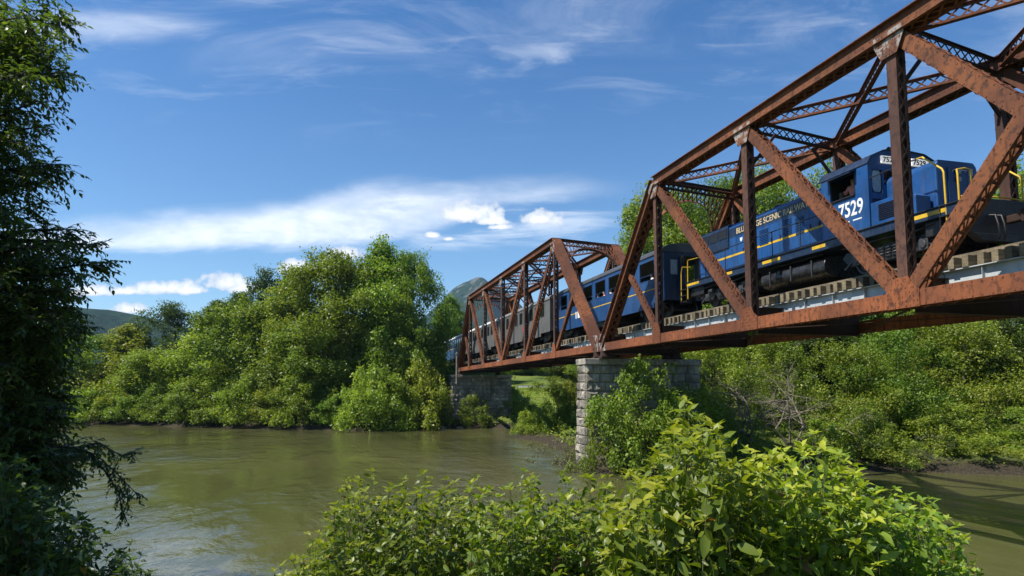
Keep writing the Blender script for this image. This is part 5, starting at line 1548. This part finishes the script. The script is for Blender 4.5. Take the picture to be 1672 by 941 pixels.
# ------------------------------------------------------------------ foreground shrubs and the overhanging tree
def shrub(name, label, cat, tips, base, seed, mat, leaf=(.07, .12), per=22, spread=.5, start=.1, asp=.5, fill=0, stem_r=.0055, group=None, droop=.15, rosette=5, up=.7):
    """many arching shoots from a common base; alternate leaves along each, a rosette of young leaves at the tip"""
    rng = np.random.default_rng(seed); r = random.Random(seed)
    root = thing(name, tuple(base), label, cat, group)
    st = MB(); P, D, Nn, L, R = [], [], [], [], []
    bx = Vector(base)
    for tip in tips:
        tip = Vector(tip)
        b = bx + Vector((r.gauss(0, spread*.4), r.gauss(0, spread*.4), 0)); b = b.lerp(Vector((tip.x, tip.y, b.z)), r.uniform(.25, .8))
        h = tip - b
        c1 = b + Vector((h.x*.15, h.y*.15, h.z*.6)) + Vector((r.gauss(0,.16), r.gauss(0,.16), 0))
        pts = []
        K = 9
        for i in range(K+1):
            t = i / K; pts.append(b*(1-t)**2 + c1*(2*t*(1-t)) + tip*t*t)
        st.tube(pts, [stem_r*(1.3 - 1.05*i/K) for i in range(K+1)], 4, cap=False)
        ln = h.length
        n = int(per * r.uniform(.75, 1.25))
        ph = r.uniform(0, 6.28); vig = r.uniform(.72, 1.15)
        for j in range(n):
            t = start + (1 - start) * ((j + r.random()*.7) / n)
            p = b*(1-t)**2 + c1*(2*t*(1-t)) + tip*t*t
            a = ph + j * 2.4 + r.gauss(0, .5)
            side = Vector((cos(a), sin(a), 0))
            dv = (side * r.uniform(.6, 1.0) + Vector((0, 0, r.uniform(-.75 - droop, .55)))).normalized()
            p = p + side * (.05 * r.random() * (1 - .7*t)) * (leaf[1] / .1)
            P.append(p); D.append(dv); Nn.append((Vector((0,0,up)) + side * r.uniform(-.2, .5) + Vector((r.gauss(0,.45), r.gauss(0,.45), r.gauss(0,.25)))).normalized())
            L.append(vig * r.uniform(leaf[0]*.75, leaf[1]) * (1.0 - .4 * max(0, t-.75)/.25)); R.append(min(.98, max(0, .05 + .40*t*r.random() + .32*r.random())) if r.random() > .012 else 1.0)
        for j in range(rosette):
            a = ph + j * 2*pi/rosette; dv = Vector((cos(a)*.6, sin(a)*.6, r.uniform(-.1, .95))).normalized()
            P.append(tip); D.append(dv); Nn.append(Vector((-cos(a)*.6 + r.gauss(0,.3), -sin(a)*.6 + r.gauss(0,.3), .7)).normalized()); L.append(leaf[0]*r.uniform(.45, 1.0)); R.append(r.uniform(.55, .98))
    P = np.array([tuple(p) for p in P]); D = np.array([tuple(p) for p in D]); Nn = np.array([tuple(p) for p in Nn]); L = np.array(L); R = np.array(R)
    V, Q, rep = leaf_full(P, D, Nn, L, L*asp, rng)
    off = np.array(tuple(base))
    me = np_mesh('foliage', V - off, Q, mat, R[rep], smooth=True)
    link(bpy.data.objects.new('foliage', me), root)
    st.build('stems', M['stem'], root, smooth=True)
    return root
PROF = [(440, 960), (470, 925), (500, 900), (530, 850), (570, 800), (612, 772), (650, 795), (700, 792), (745, 788), (800, 800), (860, 785), (920, 790), (960, 778), (1010, 800), (1050, 765), (1080, 735), (1110, 672), (1150, 690), (1185, 730), (1230, 752), (1280, 750), (1325, 712), (1360, 755), (1400, 795), (1450, 800), (1490, 820), (1530, 845), (1555, 885), (1580, 945), (1600, 980)]
def prof(x): return float(np.interp(x, [a for a, b in PROF], [b for a, b in PROF]))
def tips_for(x0, x1, d0, d1, n, seed, drop=190, peaks=()):
    r = random.Random(seed); out = []
    for x, y, d in peaks: out.append(at(x, y, d))
    while len(out) < n:
        x = r.uniform(x0, x1); d = r.uniform(d0, d1)
        e = min(1.0, (x - x0) / 60 + .15, (x1 - x) / 60 + .15)
        y = prof(x) - 26 * r.random() if r.random() < .09 else prof(x) + 14 + (drop + 40) * r.random() ** 1.45
        # nearer shoots sit lower in the picture: their tops are part of the same rounded mass
        y += (d1 - d) / (d1 - d0) * 28
        out.append(at(x, y, d))
    return out
FGG = 'leafy shrubs in the foreground'
def base_of(x, d): p = at(x, 900, d); return (p.x, p.y, gz(p.x, p.y) - .1)
shrub('leafy_shrub', 'sunlit leafy shrub with a pointed shoot, leftmost bright one over the water', 'shrub', tips_for(455, 790, 5.4, 7.4, 760, 1, 200, [(612, 768, 6.4), (560, 800, 6.4), (470, 915, 6.4), (700, 786, 6.6), (655, 790, 6.6), (745, 785, 6.6)]), base_of(620, 6.4), 41, M['leaf_near'], (.085, .15), 40, .6, group=FGG)
shrub('leafy_shrub', 'low sunlit leafy shrub in the bottom middle, between the lime sapling and the leftmost shrub', 'shrub', tips_for(760, 1000, 4.6, 6.6, 520, 2, 190, [(800, 796, 6.2), (860, 785, 6.2)]), base_of(880, 5.6), 42, M['leaf_near'], (.085, .145), 40, .55, group=FGG)
shrub('sapling', 'thin lime-yellow sapling with small leaves standing before the river', 'sapling', [at(x, y, d) for x, y, d in [(1012, 768, 6.8), (985, 790, 6.7), (1035, 770, 6.9), (960, 800, 6.6), (1000, 800, 6.8), (1050, 790, 6.9), (975, 815, 6.7), (1020, 815, 6.8), (945, 815, 6.6), (1045, 825, 6.8), (990, 835, 6.7), (1060, 770, 6.9), (868, 772, 6.7), (850, 795, 6.7)]], base_of(1000, 6.8), 43, M['leaf_lime'], (.035, .06), 46, .3, start=.25, asp=.38, stem_r=.006, rosette=6)
shrub('leafy_shrub', 'tallest foreground shrub with large drooping leaves, reaching up to the pier bushes', 'shrub', tips_for(985, 1260, 3.7, 5.4, 480, 4, 230, [(1108, 668, 4.6), (1140, 684, 4.6), (1085, 720, 4.7), (1165, 700, 4.6), (1060, 760, 4.7), (1120, 700, 4.5), (1095, 690, 4.7), (1190, 728, 4.7)]), base_of(1115, 4.5), 44, M['leaf_near'], (.10, .17), 40, .5, droop=.5, group=FGG)
shrub('leafy_shrub', 'big-leaved foreground shrub with a central point, between the tallest shrub and the right one', 'shrub', tips_for(1200, 1430, 3.9, 5.4, 420, 5, 220, [(1325, 708, 4.9), (1300, 735, 4.9), (1280, 748, 4.9), (1350, 748, 4.9), (1240, 752, 4.9), (1338, 730, 5.0)]), base_of(1310, 4.7), 45, M['leaf_near'], (.09, .155), 40, .5, droop=.4, group=FGG)
shrub('leafy_shrub', 'sunlit foreground shrub sloping down to the water at the right', 'shrub', tips_for(1370, 1575, 4.2, 6.0, 380, 6, 190, [(1450, 796, 5.6), (1490, 816, 5.6), (1530, 842, 5.6), (1556, 880, 5.6), (1400, 792, 5.5), (1480, 835, 5.5)]), base_of(1450, 5.2), 46, M['leaf_near'], (.085, .15), 40, .5, droop=.3, group=FGG)
# shaded growth at the lower left
LPROF = [(-60, 700), (60, 742), (120, 806), (165, 835), (200, 862), (235, 885), (262, 925), (285, 960)]
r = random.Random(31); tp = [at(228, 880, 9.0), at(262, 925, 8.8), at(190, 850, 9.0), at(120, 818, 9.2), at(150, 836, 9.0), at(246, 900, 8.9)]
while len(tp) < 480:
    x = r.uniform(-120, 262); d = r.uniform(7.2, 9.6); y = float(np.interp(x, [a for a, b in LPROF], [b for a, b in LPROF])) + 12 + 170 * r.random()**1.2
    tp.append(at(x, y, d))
shrub('shaded_shrub', 'dark shaded shrub at the lower left, below the overhanging tree', 'shrub', tp, base_of(70, 8.5), 47, M['leaf_shadowed'], (.12, .20), 40, .8, droop=.4, asp=.48)

# ---- the big dark tree on the left
EDGE = [(-260, 30), (-60, 60), (0, 60), (60, 62), (100, 70), (150, 50), (200, 62), (265, 92), (300, 60), (345, 70), (380, 150), (430, 172), (470, 125), (520, 122), (580, 108), (700, 100), (740, 130), (800, 120), (860, 120), (960, 90)]
def edge(y): return float(np.interp(y, [a for a, b in EDGE], [b for a, b in EDGE]))
def big_tree():
    r = random.Random(91); rng = np.random.default_rng(91)
    tb = at(-190, 900, 13.0); tz = gz(tb.x, tb.y)
    root = thing('overhanging_tree', (tb.x, tb.y, tz - .3), 'large dark leafy tree overhanging the river along the left edge', 'tree')
    trunk = MB(); H = 13.5
    def ax(z): return Vector((tb.x + .25*sin(z*.5), tb.y + .25*cos(z*.4), tz - .3 + z))
    trunk.tube([ax(z) for z in (0, .4, 1.5, 3, 5, 7, 9, 11, 13)], [.55, .42, .36, .33, .28, .22, .16, .1, .04], 12)
    twigs = []                      # (base, direction, length)
    limbs = []
    tips = [(40, -60, 12), (70, 2, 12), (62, 10, 11), (84, 92, 12), (88, 100, 11.4), (60, 60, 11), (40, 150, 11), (78, 195, 12.4), (103, 272, 12), (96, 262, 11.4), (70, 330, 12), (20, 220, 10.6), (60, 290, 11), (130, 372, 11.6), (170, 400, 12), (184, 428, 12), (150, 445, 11.4), (100, 400, 10.8), (120, 500, 12), (130, 540, 12.2), (118, 470, 11.4), (95, 600, 12), (110, 650, 12), (90, 560, 10.8), (60, 520, 10.4), (95, 700, 11.6), (50, 640, 10.6), (70, 745, 11.4), (40, 700, 10.2), (130, 735, 11.2), (60, 800, 10.6), (20, 600, 10), (20, 450, 10), (10, 330, 10), (15, 100, 10.2), (0, 0, 10.4), (0, 760, 9.8), (60, 430, 13.4), (70, 600, 13.8), (50, 240, 13.8), (30, 50, 13.6), (-40, 380, 9.8), (-40, 180, 10), (-40, 560, 9.8), (-50, 700, 9.6), (85, 770, 11), (30, 860, 10)]
    for k in range(64):
        y = r.uniform(330, 880) if k < 54 else r.uniform(-40, 300); tips.append((r.uniform(-150, edge(y) - 30), y, r.uniform(10.5, 14.5)))
    for k in range(64): tips.append((r.uniform(-820, -240), r.uniform(140, 520), r.uniform(6.5, 10.5)))  # unseen limbs added outside the frame to shade the lower-left shrub
    for k in range(70): tips.append((r.uniform(-760, -170), r.uniform(-250, 520), r.uniform(8.5, 15.5)))  # unseen side of the crown, widened to cast shade
    for k in range(30):
        y = r.uniform(470, 790); tips.append((edge(y) - r.uniform(-6, 30), y, r.uniform(10.5, 13.0)))
    for (x, y, d) in tips:
        e = at(x - (28 if 170 < y < 480 else 6), y, d)
        zb_ = max(1.0, min(H*.93, (e.z - tz) - r.uniform(-.3, 1.3)))
        a = ax(zb_); L = (e - a).length
        mid = a.lerp(e, .55) + Vector((r.gauss(0,.2), r.gauss(0,.2), .10*L + r.uniform(0, .2)))
        pts = [a*(1-t)**2 + mid*2*t*(1-t) + e*t*t for t in [i/10 for i in range(11)]]
        rr = .05 + .012*L
        trunk.tube(pts, [rr*(1 - .93*i/10) for i in range(11)], 6, cap=False)
        nt = int(30*L/2.6) + 26
        for k in range(nt):
            t = 1 - .78 * r.random()**1.25
            p = a*(1-t)**2 + mid*2*t*(1-t) + e*t*t
            along = (e - mid).normalized()
            dv = (along * r.uniform(.2, 1.0) + Vector((r.gauss(0,.7), r.gauss(0,.7), r.gauss(-.05,.5)))).normalized()
            twigs.append((p, dv, r.uniform(.35, .9) * (1.15 - .45*t)))
    # the long branch that droops over the water
    for pts in ([at(60, 735, 11.2), at(120, 728, 11), at(165, 740, 10.8), at(205, 775, 10.6), at(238, 806, 10.5)], [at(130, 730, 11), at(170, 722, 10.8), at(205, 742, 10.7), at(222, 738, 10.6)], [at(150, 735, 10.9), at(180, 765, 10.7), at(205, 800, 10.6), at(215, 835, 10.6)]):
        trunk.tube(pts, [.018 - .014*i/(len(pts)-1) for i in range(len(pts))], 5, cap=False)
        for k in range(46):
            t = r.uniform(.05, 1) * (len(pts)-1); i = min(len(pts)-2, int(t)); p = pts[i].lerp(pts[i+1], t-i)
            twigs.append((p, ((pts[i+1]-pts[i]).normalized()*.8 + Vector((r.gauss(0,.5), r.gauss(0,.5), r.gauss(-.25,.4)))).normalized(), r.uniform(.12, .30)))
    P, D, Nn, L, R = [], [], [], [], []
    tw = MB()
    for (p, dv, ln) in twigs:
        e = p + dv*ln + Vector((0, 0, -.28*ln*ln)); m_ = p.lerp(e, .5) + Vector((0,0,.06*ln))
        tw.tube([p, m_, e], [.007, .005, .002], 3, cap=False)
        n = max(5, int(ln / .045)); k0 = r.random()
        for j in range(n):
            t = .12 + .88*(j + r.random()*.6)/n
            q = p*(1-t)**2 + m_*2*t*(1-t) + e*t*t
            sd_ = dv.cross(Vector((r.gauss(0,.3), r.gauss(0,.3), 1))).normalized() * (1 if j % 2 else -1)
            d2 = (sd_*.9 + dv*r.uniform(.3, .9) + Vector((0,0,r.uniform(-.55,.1)))).normalized()
            P.append(q); D.append(d2); Nn.append((Vector((0,0,1)) + Vector((r.gauss(0,.4), r.gauss(0,.4), 0))).normalized()); L.append(r.uniform(.075, .14) * (.6 if ln < .28 else 1)); R.append(min(.98, .25*k0 + .75*r.random()**1.5))
    P = np.array([tuple(p) for p in P]); D = np.array([tuple(p) for p in D]); Nn = np.array([tuple(p) for p in Nn]); L = np.array(L); R = np.array(R)
    V, Q, rep = leaf_full(P, D, Nn, L, L*.48, rng)
    off = np.array(tuple(offset_of(root)))
    link(bpy.data.objects.new('crown', np_mesh('crown', V - off, Q, M['leaf_shade'], R[rep], smooth=True)), root)
    trunk.build('trunk', M['bark'], root, smooth=True, angle=60); tw.build('twigs', M['bark'], root, smooth=True)
    print('left tree leaves', len(L))
big_tree()
